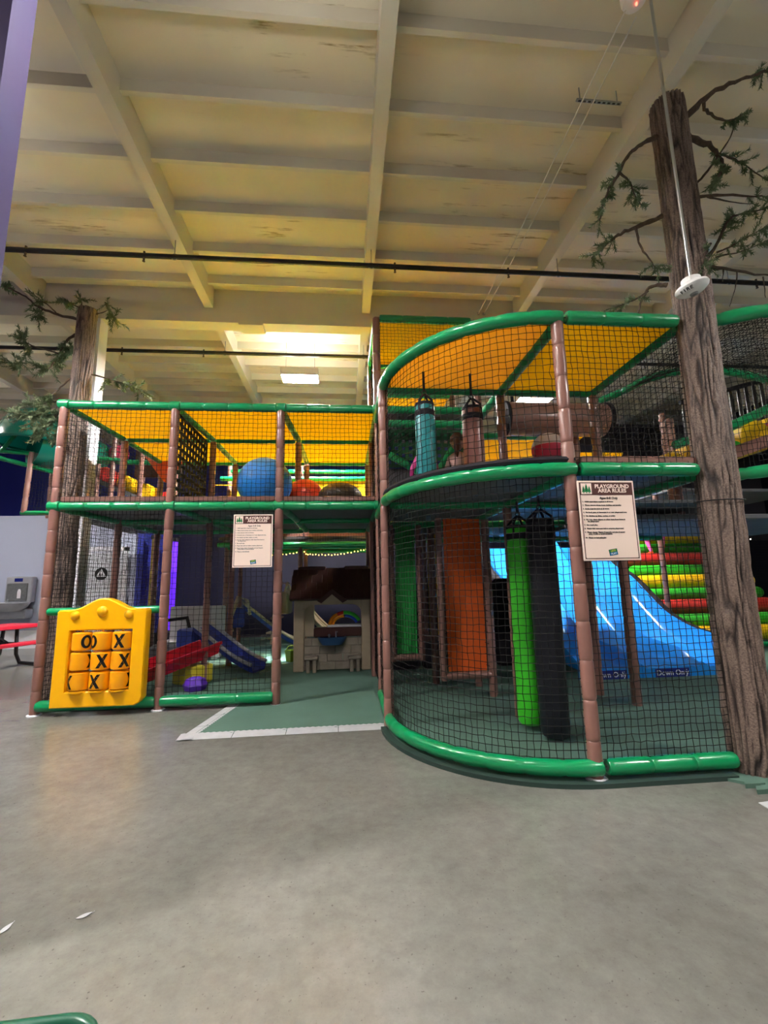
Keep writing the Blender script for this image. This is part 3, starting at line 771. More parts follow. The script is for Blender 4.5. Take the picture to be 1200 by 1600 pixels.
xy_panel([(CX+.02, BY+.03), (4.6, BY+.03), (4.6, 6.0), (CX+.02, 6.0)], CM-.005, CM+.03, 'deck_panel', 'deck_grey')
xy_panel([(.5, 6.1), (4.6, 6.1), (4.6, 8.2), (.5, 8.2)], CM-.03, CM+.0, 'deck_panel', 'deck_grey')  # deck carried further back to darken the space below
lipa = arc(CM+.075, CR-.0)
padded_curve('deck_lip', lipa, 'dark_fabric', cf, .03, .4, 8)
ob('deck_lip', MB().bevel_box(CX+.06, FX-.05, FYR+.0, FYR+.1, CM+.05, CM+.11, .012), 'brown_vinyl', cf)
# roofs
def sagroof(poly_fn, m): return ob('canopy_panel', MB().grid(poly_fn, 14, 10, .012, (0, 0, 1)), m, cf, smooth=True)
def qroof(u, v):
    a = R(180+90*u); p = np.array((CX+(CR-.03)*math.cos(a), CY+(CR-.03)*math.sin(a), CT)); q = np.array((.48+(CX-.06-.48)*u, BY-.03, CT))
    r = p*(1-v)+q*v; r[2] -= .03*math.sin(math.pi*u)*math.sin(math.pi*v); return r
sagroof(qroof, 'orange_canopy')
wavy_panel('canopy_panel', (CX+.05, FYR+.03, CT), (FX-.04, FYR+.03, CT), (FX-.04, BY-.04, CT), (CX+.05, BY-.04, CT), .04, 'yellow_canopy', cf)
wavy_panel('canopy_panel', (CX+.1, 6.1, CT), (3.6, 6.1, CT), (3.6, 7.4, CT-.15), (CX+.1, 7.4, CT-.15), .02, 'yellow_canopy', cf)
wavy_panel('canopy_panel', (CX+.1, 7.5, CT-.3), (3.6, 7.5, CT-.3), (3.6, 8.6, CT-.4), (CX+.1, 8.6, CT-.4), .02, 'yellow_canopy', cf)
padded('rail', (2.35, 5.6, 2.35), (3.4, 7.0, 3.4), 'green_vinyl', cf, .045, .4, sleeves=False)
padded('rail', (.55, 5.2, 2.95), (1.1, 5.2, 2.62), 'green_vinyl', cf, .045, .4, sleeves=False)
padded('rail', (1.68, 5.2, 3.52), (1.05, 5.25, 2.6), 'green_vinyl', cf, .04, .4, sleeves=False)
# curved and straight nets, both levels
def arcnet(z0, z1, rr=CR+.0):
    def f(u, v):
        a = R(180+90*u); return np.array((CX+rr*math.cos(a), CY+rr*math.sin(a), z0+(z1-z0)*v))
    return f
net('netting', arcnet(.1, CM, CR-.02), 42, 40, cf, r=.0029, jit=.0025)
net('netting', arcnet(CM, CT, CR-.02), 36, 22, cf, r=.0029, jit=.003)
for z0, z1, nv in ((.1, CM, 42), (CM, CT, 26)):
    net('netting', quadfn((CX, FYR, z0), (FX-.08, FYR, z0), (FX-.08, FYR, z1), (CX, FYR, z1)), 20, nv, cf, r=.0029, jit=.0025)
    net('netting', quadfn((.43, 4.6, z0), (.43, 5.6, z0), (.43, 5.6, z1), (.43, 4.6, z1)), 18, nv-4, cf, r=.0024)
net('netting', quadfn((.5, 6.0, CM), (CX, 6.0, CM), (CX, 6.0, CT), (.5, 6.0, CT)), 26, 26, cf, r=.0022)
net('netting', quadfn((FX, FYR+.1, CM), (FX, BY, CM), (FX, BY, CT), (FX, FYR+.1, CT)), 28, 26, cf, r=.0022)
# dark green webbing wall on the upper level
wb = MB()
for k in range(13): xx = .55+1.15*k/12; wb.box(xx-.025, xx+.025, 5.62, 5.63, 2.9, 3.4)
for k in range(6): zz = 2.92+.48*k/5; wb.box(.53, 1.72, 5.612, 5.622, zz-.025, zz+.025)
o = ob('webbing_net', wb, 'webbing_green', cf); o['kind'] = 'stuff'
ob('deck_barrier', MB().bevel_box(.55, 1.3, 5.66, 5.72, CM+.04, 2.9, .02), 'deck_grey', cf)
ob('deck_barrier', MB().bevel_box(1.95, 2.8, 4.4, 4.5, CM+.03, CM+.2, .03), 'brown_vinyl', cf)

# crawl roller, punching ball
cr = tag(empty('crawl_tube', (2.96, 5.7, 3.62)), 'fat brown crawl tube lying crosswise on the upper level', 'tube')
ob('tube_shell', MB().lathe([(.2, -.72), (.235, -.7), (.235, .7), (.2, .72)], 28, Matrix.Rotation(R(90), 4, 'Y')), 'brown_vinyl', cr, smooth=True)
for s in (-.74, .74): ob('end_ring', MB().lathe([(.19, -.02), (.25, -.02), (.25, .02), (.19, .02)], 28, Matrix.Translation((s, 0, 0)) @ Matrix.Rotation(R(90), 4, 'Y')), 'dark_fabric', cr, smooth=True)
ob('hanging_strap', MB().box(-.62, -.58, -.01, .01, .22, .5), 'dark_fabric', cr); ob('hanging_strap', MB().box(.58, .62, -.01, .01, .22, .5), 'dark_fabric', cr)
pb = tag(empty('punch_ball', (2.36, 4.75, CM+.03)), 'pink and white punch ball on the upper level', 'ball')
ob('stand', MB().lathe([(.12, 0), (.1, .06), (.03, .1), (.03, .5)], 14), 'dark_fabric', pb)
ob('ball_half', MB().lathe([(0, .42)] + [(.19*math.sin(t), .62-.19*math.cos(t)) for t in np.linspace(.15, 1.75, 10)], 24), 'ball_pink', pb, smooth=True)
ob('ball_half', MB().lathe([(.19*math.sin(t)*1.002, .62-.19*math.cos(t)) for t in np.linspace(1.7, 3.0, 10)] + [(0, .81)], 24), 'ball_white', pb, smooth=True)

# hanging punch bags
def bag(x, y, z0, z1, r, m, top, label, rot=0):
    b = tag(empty('punch_bag', (x, y, z0), (0, 0, rot)), label, 'punch bag', 'hanging punch bags'); h = z1-z0
    ob('body', MB().lathe([(0, .0), (r*.85, .004), (r*.97, .03), (r, .08), (r*1.01, h*.5), (r, h-.04), (r*.96, h)], 24), m, b, smooth=True)
    ob('belt', MB().lathe([(r*1.01, h-.13), (r*1.03, h-.125), (r*1.03, h-.075), (r*1.01, h-.07)], 24), 'dark_fabric', b, smooth=True)
    ob('rim', MB().lathe([(r*.97, h-.03), (r*1.0, h-.01), (r*.97, h+.01), (0, h+.012)], 24), 'dark_fabric', b, smooth=True)
    for k in range(4):
        a = R(45+90*k); s = MB(); q0 = Vector((r*.98*math.cos(a), r*.98*math.sin(a), h-.1)); q1 = Vector((r*.9*math.cos(a), r*.9*math.sin(a), h+.03)); q2 = Vector((.012*math.cos(a), .012*math.sin(a), h+.11))
        s.tube([q0, q1, q2], .012, 6); ob('strap', s, 'dark_fabric', b)
    ob('swivel_ring', MB().tube([(.022*math.cos(t), 0, h+.13+.022*math.sin(t)) for t in np.linspace(0, 2*math.pi, 13)[:-1]], .006, 6, closed=True), 'black_metal', b)
    ob('hanger_strap', MB().bevel_box(-.012, .012, -.006, .006, h+.14, top-z0, .003), 'dark_fabric', b)
bag(1.745, 4.28, .07, 1.93, .122, 'bag_green', CM, 'tall lime green punch bag hanging behind the curved net')
bag(1.835, 3.98, .05, 1.95, .125, 'bag_black', CM, 'tall black punch bag hanging beside the lime green bag')
bag(.80, 4.12, CM+.06, 3.14, .098, 'bag_teal', CT, 'teal punch bag hanging on the upper level')
bag(1.29, 4.15, CM+.06, 3.12, .104, 'bag_brown', CT, 'brown punch bag hanging on the upper level')

# vinyl panels in padded frames below the deck
def panel(x0, x1, y, z0, z1, m, label, feet=False):
    p = tag(empty('vinyl_panel', ((x0+x1)/2, y, 0)), label, 'panel', 'vinyl panels below the curved deck'); w = (x1-x0)/2
    def f(u, v): return np.array((-w+.06+(2*w-.12)*u, .02*math.sin(3*u+4*v)+.012*math.sin(9*u-7*v)*(1-v), z0+.05+(z1-z0-.06)*v))
    ob('sheet', MB().grid(f, 14, 24, .006, (0, 1, 0)), m, p, smooth=True)
    padded('frame_post', (-w, 0, z0-.05), (-w, 0, z1), 'brown_vinyl', p, .045, .3, sleeves=False)
    padded('frame_post', (w, 0, 0 if feet else z0-.05), (w, 0, z1), 'brown_vinyl', p, .045, .3, sleeves=False)
    padded('frame_rail', (-w, 0, z0), (w, 0, z0), 'brown_vinyl', p, .045, .3, sleeves=False)
    lc = MB()
    for k in range(14):
        zz = z0+.1+(z1-z0-.2)*k/13
        lc.tube([(-w+.03, -.03, zz), (-w+.075, -.01, zz+.02)], .004, 4); lc.tube([(w-.03, -.03, zz), (w-.075, -.01, zz+.02)], .004, 4)
    ob('lacing', lc, 'wire_dark', p)['kind'] = 'stuff'
panel(1.19, 1.79, 5.5, .27, 2.2, 'panel_orange', 'orange vinyl sheet laced into a brown padded frame', True)
panel(.63, 1.02, 6.02, .42, 2.18, 'panel_green', 'green vinyl sheet laced into a brown padded frame')
panel(1.24, 1.5, 6.9, .55, 2.16, 'panel_yellow', 'narrow mustard vinyl sheet behind the orange sheet')

bw = tag(empty('padded_barrier', (0, 7.38, .018)), 'low black padded barrier behind the orange vinyl sheet', 'barrier')
for k in range(4):
    xa = .62+.62*k; ob('pad', MB().bevel_box(xa, xa+.6, -.06, .06, 0, (1.3, 1.38, 1.34, 1.42)[k], .05), 'dark_fabric', bw)

# blue three-lane wave slide
sl = tag(empty('wave_slide'), 'wide glossy blue three-lane wave slide marked Down Only', 'slide')
def slide():
    prof = [(6.15, .13), (6.6, .13), (7.0, .17), (7.42, .23), (7.98, .44), (8.43, .78), (8.83, 1.1), (9.13, 1.25), (9.5, 1.4), (9.9, 1.75), (10.3, 2.2)]
    ysv = np.array([p[0] for p in prof]); zsv = np.array([p[1] for p in prof]); X0, X1 = 3.22, 6.0; LW = (X1-X0)/3
    def f(u, v):
        y = 6.15+4.15*v; z = np.interp(y, ysv, zsv)
        z = (z+np.interp(y-.12, ysv, zsv)+np.interp(y+.12, ysv, zsv))/3
        x = X0+(X1-X0)*u; t = ((x-X0)/LW) % 1.0
        if u >= 1: t = 1.0
        edge = min(t, 1-t); rise = .22*math.exp(-(edge/.09)**2)*min(1, (y-6.15)/.5+.15)
        side = .1*math.exp(-(min(u, 1-u)/.02)**2)
        return np.array((x, y, z+rise+side))
    ob('chute', MB().grid(f, 66, 60, -.05, (0, 0, 1)), 'slide_blue', sl, smooth=True)
    for k in range(3):
        fx = X0+LW*(k+.5)
        ob('lane_front', MB().prism([(-LW/2+.005, 0), (LW/2-.005, 0), (LW/2-.005, .2), (LW/2-.08, .14), (-LW/2+.08, .14), (-LW/2+.005, .2)], 6.12, 6.17, Matrix.Translation((fx, 0, 0))), 'slide_blue', sl)
        d = ob('label_plate', MB().box(-.255, .255, -.006, 0, -.06, .06), 'decal_navy', sl, (fx-.02, 6.118, .075))
        text('lettering', 'Down Only', .1, 'lettering_white', d, Matrix.Translation((0, -.0075, 0)) @ Matrix.Rotation(R(90), 4, 'X'), bold=.001)
        for s in (-1, 1): ob('label_screw', MB().lathe([(0, 0), (.008, 0), (.008, .003), (0, .003)], 8, Matrix.Translation((s*.21, -.006, .035)) @ Matrix.Rotation(R(90), 4, 'X')), 'steel', d)
    # padded black edge along the far side
    pts = [(X1+.07, y, np.interp(y, ysv, zsv)+.22) for y in np.linspace(6.6, 10.2, 20)]
    padded_curve('edge_pad', pts, 'dark_fabric', sl, .1, .35, 10)
    pts = [(X0-.07, y, np.interp(y, ysv, zsv)+.2) for y in np.linspace(7.4, 10.2, 16)]
    padded_curve('edge_pad', pts, 'dark_fabric', sl, .09, .35, 10)
slide()

# stair of padded rolls beyond the slide
rs = tag(empty('roll_stair'), 'climbing stair of red, yellow and green padded rolls beyond the blue slide', 'climber')
order = ['roll_yellow', 'roll_green', 'roll_red', 'roll_green', 'roll_yellow', 'roll_green', 'roll_red', 'roll_green', 'roll_yellow']
for k, m in enumerate(order):
    t = k/8; y = 8.3+1.5*t; z = .3+2.0*t; xo = 5.9 if k else 6.2
    rr = .15 if m != 'roll_green' else .12
    ob('roll', MB().lathe([(0, 0), (rr*.8, .0), (rr, .06), (rr, 2.54), (rr*.8, 2.6), (0, 2.6)], 18, Matrix.Rotation(R(90), 4, 'Y')), m, rs, (6.25, y, z), smooth=True)
ob('deck_panel', MB().bevel_box(6.1, 9.1, 7.7, 10.4, 3.0, 3.06, .01), 'deck_grey', rs)  # deck added above the rolls to shade them
padded('side_post', (6.15, 8.1, 0), (6.15, 8.1, 3.4), 'brown_vinyl', rs, .05, .3, sleeves=False)
padded('side_post', (7.75, 8.0, 0), (7.75, 8.0, 3.4), 'brown_vinyl', rs, .05, .3, sleeves=False)
padded('side_post', (8.95, 8.1, 0), (8.95, 8.1, 3.4), 'brown_vinyl', rs, .05, .3, sleeves=False)
padded('rail', (6.2, 8.1, .1), (8.9, 8.1, .1), 'green_vinyl', rs, .05, .3, sleeves=False)
padded('rail', (6.2, 8.1, 2.4), (8.9, 8.1, 2.4), 'green_vinyl', rs, .05, .3, sleeves=False)
net('netting', quadfn((6.2, 8.05, .1), (8.9, 8.05, .1), (8.9, 8.05, 2.4), (6.2, 8.05, 2.4)), 50, 44, rs, r=.0022)
RB = [(0.03,[(3.07,3.18,5.49),(3.29,3.14,5.71),(3.5,3.1,5.85),(3.69,3.06,5.91),(3.92,3.02,5.97)],(0.8,1,60)),(0.016,[(3.36,3.18,5.78),(3.38,3.19,5.69),(3.51,3.19,5.61),(3.63,3.2,5.62),(3.8,3.21,5.73)],(0.65,1,50)),(0.03,[(3.11,3.18,5.39),(3.27,3.15,5.28),(3.36,3.13,5.15),(3.38,3.1,4.98)],(0.55,1,45)),(0.012,[(3.07,3.18,4.79),(3.27,3.2,5.0),(3.47,3.21,5.25),(3.62,3.23,5.46),(3.73,3.24,5.66)],None),(0.012,[(3.41,3.18,5.21),(3.56,3.21,5.22),(3.73,3.23,5.17),(3.96,3.25,5.03)],(0.3,1,70)),(0.014,[(3.46,3.18,5.07),(3.23,3.05,4.8),(3.0,2.92,4.52)],(0,1,60)),(0.016,[(3.06,3.18,4.72),(3.25,3.03,4.62),(3.49,2.89,4.48)],(0.75,1,30)),(0.009,[(3.25,3.18,4.75),(3.57,3.28,4.82),(3.91,3.38,4.91)],None),(0.02,[(2.85,3.18,5.35),(2.65,3.15,5.22),(2.48,3.12,5.04),(2.35,3.09,4.81),(2.19,3.06,4.55),(2.11,3.04,4.31)],(0.55,1,70)),(0.01,[(2.44,3.18,4.94),(2.49,3.13,4.79),(2.46,3.07,4.64),(2.48,3.02,4.46)],(0.3,1,60)),(0.022,[(2.79,3.18,4.53),(2.63,3.25,4.49),(2.5,3.33,4.47),(2.42,3.4,4.43),(2.29,3.48,4.34)],(0.6,1,80)),(0.011,[(2.53,3.18,4.41),(2.54,3.17,4.21),(2.6,3.17,4.1),(2.66,3.16,3.99)],(0.8,1,25)),(0.018,[(2.75,3.18,3.86),(2.66,3.25,3.89),(2.6,3.31,3.8),(2.58,3.38,3.63)],(0.8,1,30)),(0.009,[(2.57,3.18,3.79),(2.39,3.17,3.68),(2.17,3.17,3.6)],(0.3,0.95,40)),(0.018,[(3.04,3.18,4.03),(3.25,3.2,4.24),(3.44,3.22,4.53),(3.57,3.24,4.64),(3.89,3.26,4.74)],(0.35,1,110)),(0.009,[(3.25,3.18,4.19),(3.34,3.08,4.2),(3.54,2.97,4.29)],(0.3,1,60)),(0.008,[(3.24,3.18,4.15),(3.55,3.22,4.26),(3.9,3.26,4.44)],(0.4,0.9,40)),(0.022,[(3.03,3.18,4.06),(3.41,3.29,4.13),(4.0,3.4,4.17)],(0.1,0.3,20)),(0.007,[(3.42,3.18,4.02),(3.4,3.19,3.9),(3.31,3.19,3.69)],None),(0.007,[(3.29,3.18,4.03),(3.42,3.33,4.03)],None),(0.007,[(3.66,3.18,3.98),(3.76,3.28,3.85)],None),(0.01,[(3.21,3.18,4.28),(3.02,3.05,4.07),(2.85,2.92,3.84)],(0.3,1,40))]
LB = [(0.024,[(-3.9,6.38,5.34),(-4.23,6.42,5.44),(-4.54,6.45,5.57),(-4.76,6.49,5.75),(-5.05,6.53,5.92),(-5.18,6.56,5.99)],(0.75,1,40)),(0.012,[(-4.23,6.38,5.43),(-4.41,6.41,5.61),(-4.57,6.44,5.65)],(0.5,1,45)),(0.01,[(-4.43,6.38,5.48),(-4.41,6.31,5.35),(-4.39,6.24,5.26)],(0,1,40)),(0.012,[(-3.9,6.38,5.52),(-3.92,6.22,5.49),(-3.93,6.05,5.42)],(0.4,1,45)),(0.01,[(-3.88,6.38,5.54),(-3.97,6.51,5.71),(-4.07,6.64,5.86)],(0.3,1,30)),(0.012,[(-3.73,6.38,5.41),(-3.58,6.37,5.46),(-3.5,6.36,5.5)],None),(0.012,[(-3.56,6.38,5.64),(-3.52,6.46,5.52),(-3.49,6.53,5.45)],(0,1,80)),(0.02,[(-3.91,6.38,5.11),(-4.12,6.47,5.02),(-4.26,6.56,4.83),(-4.36,6.64,4.75)],(0.2,1,90)),(0.012,[(-4.15,6.38,4.8),(-4.57,6.46,4.95),(-4.76,6.53,5.11)],(0.6,1,60)),(0.01,[(-4.51,6.38,4.91),(-4.69,6.48,4.75),(-4.82,6.58,4.68),(-5.01,6.67,4.8)],(0,1,110)),(0.01,[(-4.19,6.38,4.66),(-4.24,6.34,4.52),(-4.33,6.31,4.57)],(0.2,1,60)),(0.012,[(-3.89,6.38,4.88),(-4.06,6.49,4.86),(-4.21,6.59,4.83)],(0.1,1,90)),(0.014,[(-3.91,6.38,4.45),(-4.09,6.36,4.22),(-4.23,6.34,4.06)],(0.6,1,40)),(0.012,[(-3.7,6.38,4.49),(-3.47,6.48,4.46),(-3.24,6.58,4.42),(-3.05,6.68,4.36)],(0.25,1,90)),(0.014,[(-3.93,6.38,4.08),(-4.23,6.47,4.08),(-4.47,6.56,4.08),(-4.68,6.64,4.15)],(0.5,1,60)),(0.012,[(-3.96,6.38,4.03),(-4.14,6.29,3.88),(-4.28,6.19,3.76),(-4.46,6.1,3.77)],(0.2,1,160)),(0.012,[(-4.0,6.38,3.94),(-4.08,6.25,3.69),(-4.07,6.12,3.46)],(0,1,160)),(0.01,[(-4.06,6.38,3.82),(-3.94,6.28,3.63),(-3.91,6.18,3.41)],(0.1,1,120)),(0.01,[(-4.24,6.38,3.88),(-4.44,6.54,3.85),(-4.56,6.71,3.74)],(0,1,110))]
# ================================================================== BARK TRUNKS WITH BRANCHES
def trunk_mesh(r, h, seed, taper=.06, lean=(0, 0)):
    rnd = random.Random(seed); seg, rings = 120, int(h/.028); V = []; F = []; C = []
    off = Vector((seed*3.1, seed*1.7, 0))
    for i in range(rings+1):
        z = h*i/rings; rr = r*(1-taper*z/h)
        for k in range(seg):
            a = 2*math.pi*k/seg
            # furrows: level lines of a warped noise running up the trunk
            p = Vector((math.cos(a)*1.6, math.sin(a)*1.6, z*.95))+off
            w = noise.noise(p*1.1)*1.1+noise.noise(p*2.3)*.4
            u = (a/(2*math.pi)*13+w*1.9) % 1.0
            if k == 0: pass
            g1 = math.exp(-(min(u, 1-u)/.17)**2)*min(1, max(.25, .95+1.2*noise.noise(p*1.7+Vector((9, 0, 0)))))
            q = Vector((math.cos(a)*2.2, math.sin(a)*2.2, z*1.3))+off*2
            c = noise.noise(q*1.6); g2 = math.exp(-(c/.06)**2)*.85
            g = max(g1, g2); fine = noise.noise(Vector((math.cos(a)*9, math.sin(a)*9, z*14))+off)*.004
            d = rr*1.0-.02*g+fine+.006*noise.noise(q)
            V.append((d*math.cos(a)+lean[0]*z/h, d*math.sin(a)+lean[1]*z/h, z)); C.append(g)
    for i in range(rings):
        for k in range(seg):
            a, b = i*seg+k, i*seg+(k+1) % seg; F.append((a, b, b+seg, a+seg))
    F.append(tuple(seg-1-k for k in range(seg))); 
    n = len(V); V.append((lean[0], lean[1], h+.012)); C.append(.6)
    for k in range(seg): F.append((rings*seg+k, rings*seg+(k+1) % seg, n))
    me = bpy.data.meshes.new('trunk'); me.from_pydata(V, [], F)
    at = me.attributes.new('groove', 'FLOAT', 'POINT'); at.data.foreach_set('value', C)
    me.shade_smooth(); me.materials.append(MATS['bark']); me.update(); return me
def smooth_path(pts, n=5):
    P = [Vector(p) for p in pts]; out = []
    for i in range(len(P)-1):
        p0, p1, p2, p3 = P[max(i-1, 0)], P[i], P[i+1], P[min(i+2, len(P)-1)]
        for k in range(n):
            t = k/n; out.append(.5*((2*p1)+(p2-p0)*t+(2*p0-5*p1+4*p2-p3)*t*t+(3*p1-p0-3*p2+p3)*t**3))
    out.append(P[-1]); return out
def tree(loc, r, h, seed, branches, label, nl=.044, lean=(0, 0)):
    t = tag(empty('tree', loc), label, 'tree', 'imitation pine trunks'); rnd = random.Random(seed)
    ob('trunk', trunk_mesh(r, h, seed, lean=lean), None, t); L = Vector(loc)
    for r0, pts, fo in branches:
        P = [p-L for p in smooth_path(pts)]; N = len(P)
        P = [p+Vector((rnd.uniform(-1, 1), rnd.uniform(-1, 1), rnd.uniform(-1, 1)))*r0*.35 for p in P]
        rad = [max(.003, r0*(1-.72*i/(N-1))*rnd.uniform(.85, 1.15)) for i in range(N)]
        b = ob('branch', MB().tube(P, rad, 7), 'branch_bark', t, smooth=True)
        if fo:
            f0, f1, cnt = fo; m = MB(); sprigs = max(4, cnt//5)
            for s in range(sprigs):
                q = f0+(f1-f0)*(s+rnd.random())/sprigs; i = min(N-2, int(q*(N-1))); base = P[i].lerp(P[i+1], q*(N-1)-i)
                d = (P[i+1]-P[i]).normalized(); side = Vector((rnd.gauss(0, 1), rnd.gauss(0, 1), rnd.gauss(-.25, .8))).normalized()
                d = (d*.75+side*.85).normalized(); ln = rnd.uniform(.06, .16)*(nl/.044)
                tip = base+d*ln; m.tube([base, tip], [.004, .002], 4, cap=False)
                for k in range(38):
                    u = k/38; c = base.lerp(tip, u); e = Vector((rnd.gauss(0, 1), rnd.gauss(0, 1), rnd.gauss(0, 1))).normalized()
                    e = (e-e.dot(d)*d).normalized(); v = (e*.8+d*.55).normalized()*nl*rnd.uniform(.5, .95); w = d.cross(e)*.0048*(nl/.044)
                    n0 = len(m.v); m.v += [tuple(c-w), tuple(c+w), tuple(c+v+w*.3), tuple(c+v-w*.3)]; m.f.append((n0, n0+1, n0+2, n0+3))
            nd = ob('needles', m, 'needles', b, fix=False); nd['kind'] = 'stuff'
    return t
tR = tree((2.94, 3.2, 0), .152, 5.72, 3, RB, 'tall imitation pine trunk with bare branches in front of the curved frame', lean=(.06, 0))
ob('bark_band', MB().tube([(.166*math.cos(a), .166*math.sin(a), 1.985+.01*math.sin(a)) for a in np.linspace(0, 2*math.pi, 40)[:-1]], .005, 5, closed=True), 'black_ink', tR, (.02, 0, 0))
tL = tree((-3.79, 6.38, 0), .138, 5.5, 8, LB, 'imitation pine trunk beside the white column', nl=.066)

# ================================================================== ROUND FRAME BESIDE THE TRUNK, WITH YELLOW RAMP
rf = tag(empty('climbing_structure'), 'rounded play frame with netted roof and yellow ramp behind the bark trunk', 'play structure')
padded_curve('bent_rail', smooth_path([(2.9, 3.3, 3.52), (3.05, 3.19, 3.52), (3.22, 3.08, 3.52), (3.43, 2.99, 3.52), (3.75, 2.95, 3.52), (4.3, 3.05, 3.52), (4.9, 3.5, 3.52), (5.3, 4.3, 3.52)]), 'green_vinyl', rf, .055)
padded_curve('bent_rail', smooth_path([(3.05, 4.75, 3.5), (3.16, 4.5, 3.5), (3.24, 4.18, 3.5), (3.45, 3.99, 3.5), (3.76, 3.94, 3.5), (4.1, 4.0, 3.5), (4.62, 4.15, 3.5), (5.2, 4.5, 3.5)]), 'green_vinyl', rf, .04)
A1 = smooth_path([(2.92, 3.35, 3.5), (3.22, 3.1, 3.5), (3.43, 3.01, 3.5), (3.75, 2.97, 3.5), (4.3, 3.07, 3.5), (4.9, 3.52, 3.5)]); A2 = smooth_path([(3.16, 4.5, 3.5), (3.24, 4.18, 3.5), (3.45, 3.99, 3.5), (3.76, 3.94, 3.5), (4.1, 4.0, 3.5), (4.9, 4.3, 3.5)])
def rnet(u, v):
    i = u*(len(A1)-1); k = min(int(i), len(A1)-2); a = A1[k].lerp(A1[k+1], i-k); b = A2[k].lerp(A2[k+1], i-k); p = a.lerp(b, v); p.z -= .1*math.sin(math.pi*v); return np.array(p)
net('netting', rnet, 46, 34, rf, r=.0024)
def rnet2(u, v):
    i = u*(len(A1)-1); k = min(int(i), len(A1)-2); p = A1[k].lerp(A1[k+1], i-k).copy(); p.z = 3.5-1.25*v; p.y += .03; return np.array(p)
net('netting', rnet2, 46, 26, rf, r=.0024)
padded_curve('bent_rail', smooth_path([(2.95, 3.33, 2.2), (3.22, 3.1, 2.2), (3.5, 3.0, 2.22), (4.3, 3.1, 2.25)]), 'green_vinyl', rf, .05)
padded_curve('bent_rail', smooth_path([(3.0, 3.25, .1), (3.3, 3.05, .1), (3.75, 2.95, .1)]), 'green_vinyl', rf, .05)
for x, y in ((3.35, 5.9), (4.35, 5.3), (5.4, 4.4), (4.9, 6.1), (6.4, 6.6), (7.3, 6.2)):
    padded('post', (x, y, 2.15 if x < 5 else 0), (x, y, 3.9 if x > 4.8 else 3.5), 'brown_vinyl', rf, .05, .3, sleeves=False)
# the ramp: brown bed, yellow and green rolls, green hand pads
ob('ramp_bed', MB().prism([(3.3, 2.35), (6.4, 3.35), (6.4, 3.5), (3.3, 2.5)], 4.62, 5.5), 'brown_vinyl', rf)
rm = [('roll_yellow', 3.85, 2.72, .14), ('roll_yellow', 4.3, 2.86, .17), ('roll_green', 4.62, 2.9, .1), ('roll_yellow', 4.95, 3.06, .2), ('roll_red', 5.35, 3.16, .15), ('roll_yellow', 5.75, 3.32, .19)]
for m, x, z, r in rm:
    ob('ramp_roll', MB().lathe([(0, 0), (r*.75, 0), (r, .05), (r, .75), (r*.75, .8), (0, .8)], 18, Matrix.Rotation(R(-90), 4, 'X')), m, rf, (x, 4.64, z), smooth=True)
padded('hand_rail', (3.85, 4.66, 2.93), (4.35, 4.66, 3.07), 'green_vinyl', rf, .05, .3, sleeves=False)
padded('hand_rail', (4.5, 4.7, 3.12), (5.9, 4.7, 3.72), 'green_vinyl', rf, .06, .3, sleeves=False)
for k in range(13):
    t = k/12; x = 5.1+1.6*t; z0, z1 = 3.42+.42*t, 3.98+.42*t
    padded('roller', (x, 5.9, z0), (x, 5.9, z1), 'black_metal', rf, .028, .6, sleeves=False)
padded('roller_rail', (5.05, 5.9, 4.0), (6.75, 5.9, 4.46), 'dark_fabric', rf, .035, .5, sleeves=False)
ob('deck_panel', MB().bevel_box(3.1, 7.2, 5.0, 7.2, 2.1, 2.16, .01), 'deck_grey', rf)
ob('dark_sheet', MB().box(4.1, 11.0, 10.5, 10.54, 2.3, 5.4), 'dark_fabric', rf)  # dark sheet added to stand in for the unlit background
wavy_panel('canopy_panel', (3.6, 6.4, 3.35), (4.4, 6.4, 3.35), (4.2, 6.42, 2.7), (3.9, 6.42, 2.7), 0, 'yellow_canopy', rf, 4, 4)
wavy_panel('canopy_panel', (2.7, 6.9, 2.35), (3.5, 6.9, 2.35), (3.4, 7.9, 2.62), (2.8, 7.9, 2.62), 0, 'yellow_canopy', rf, 6, 4)
padded('rail', (3.0, 6.25, 2.16), (8.0, 6.25, 2.16), 'green_vinyl', rf, .05, .4, sleeves=False)
padded('rail', (3.0, 7.1, 2.08), (5.4, 7.1, 2.08), 'green_vinyl', rf, .05, .4, sleeves=False)
padded('rail', (6.9, 6.9, .1), (9.5, 6.9, .1), 'green_vinyl', rf, .05, .4, sleeves=False)

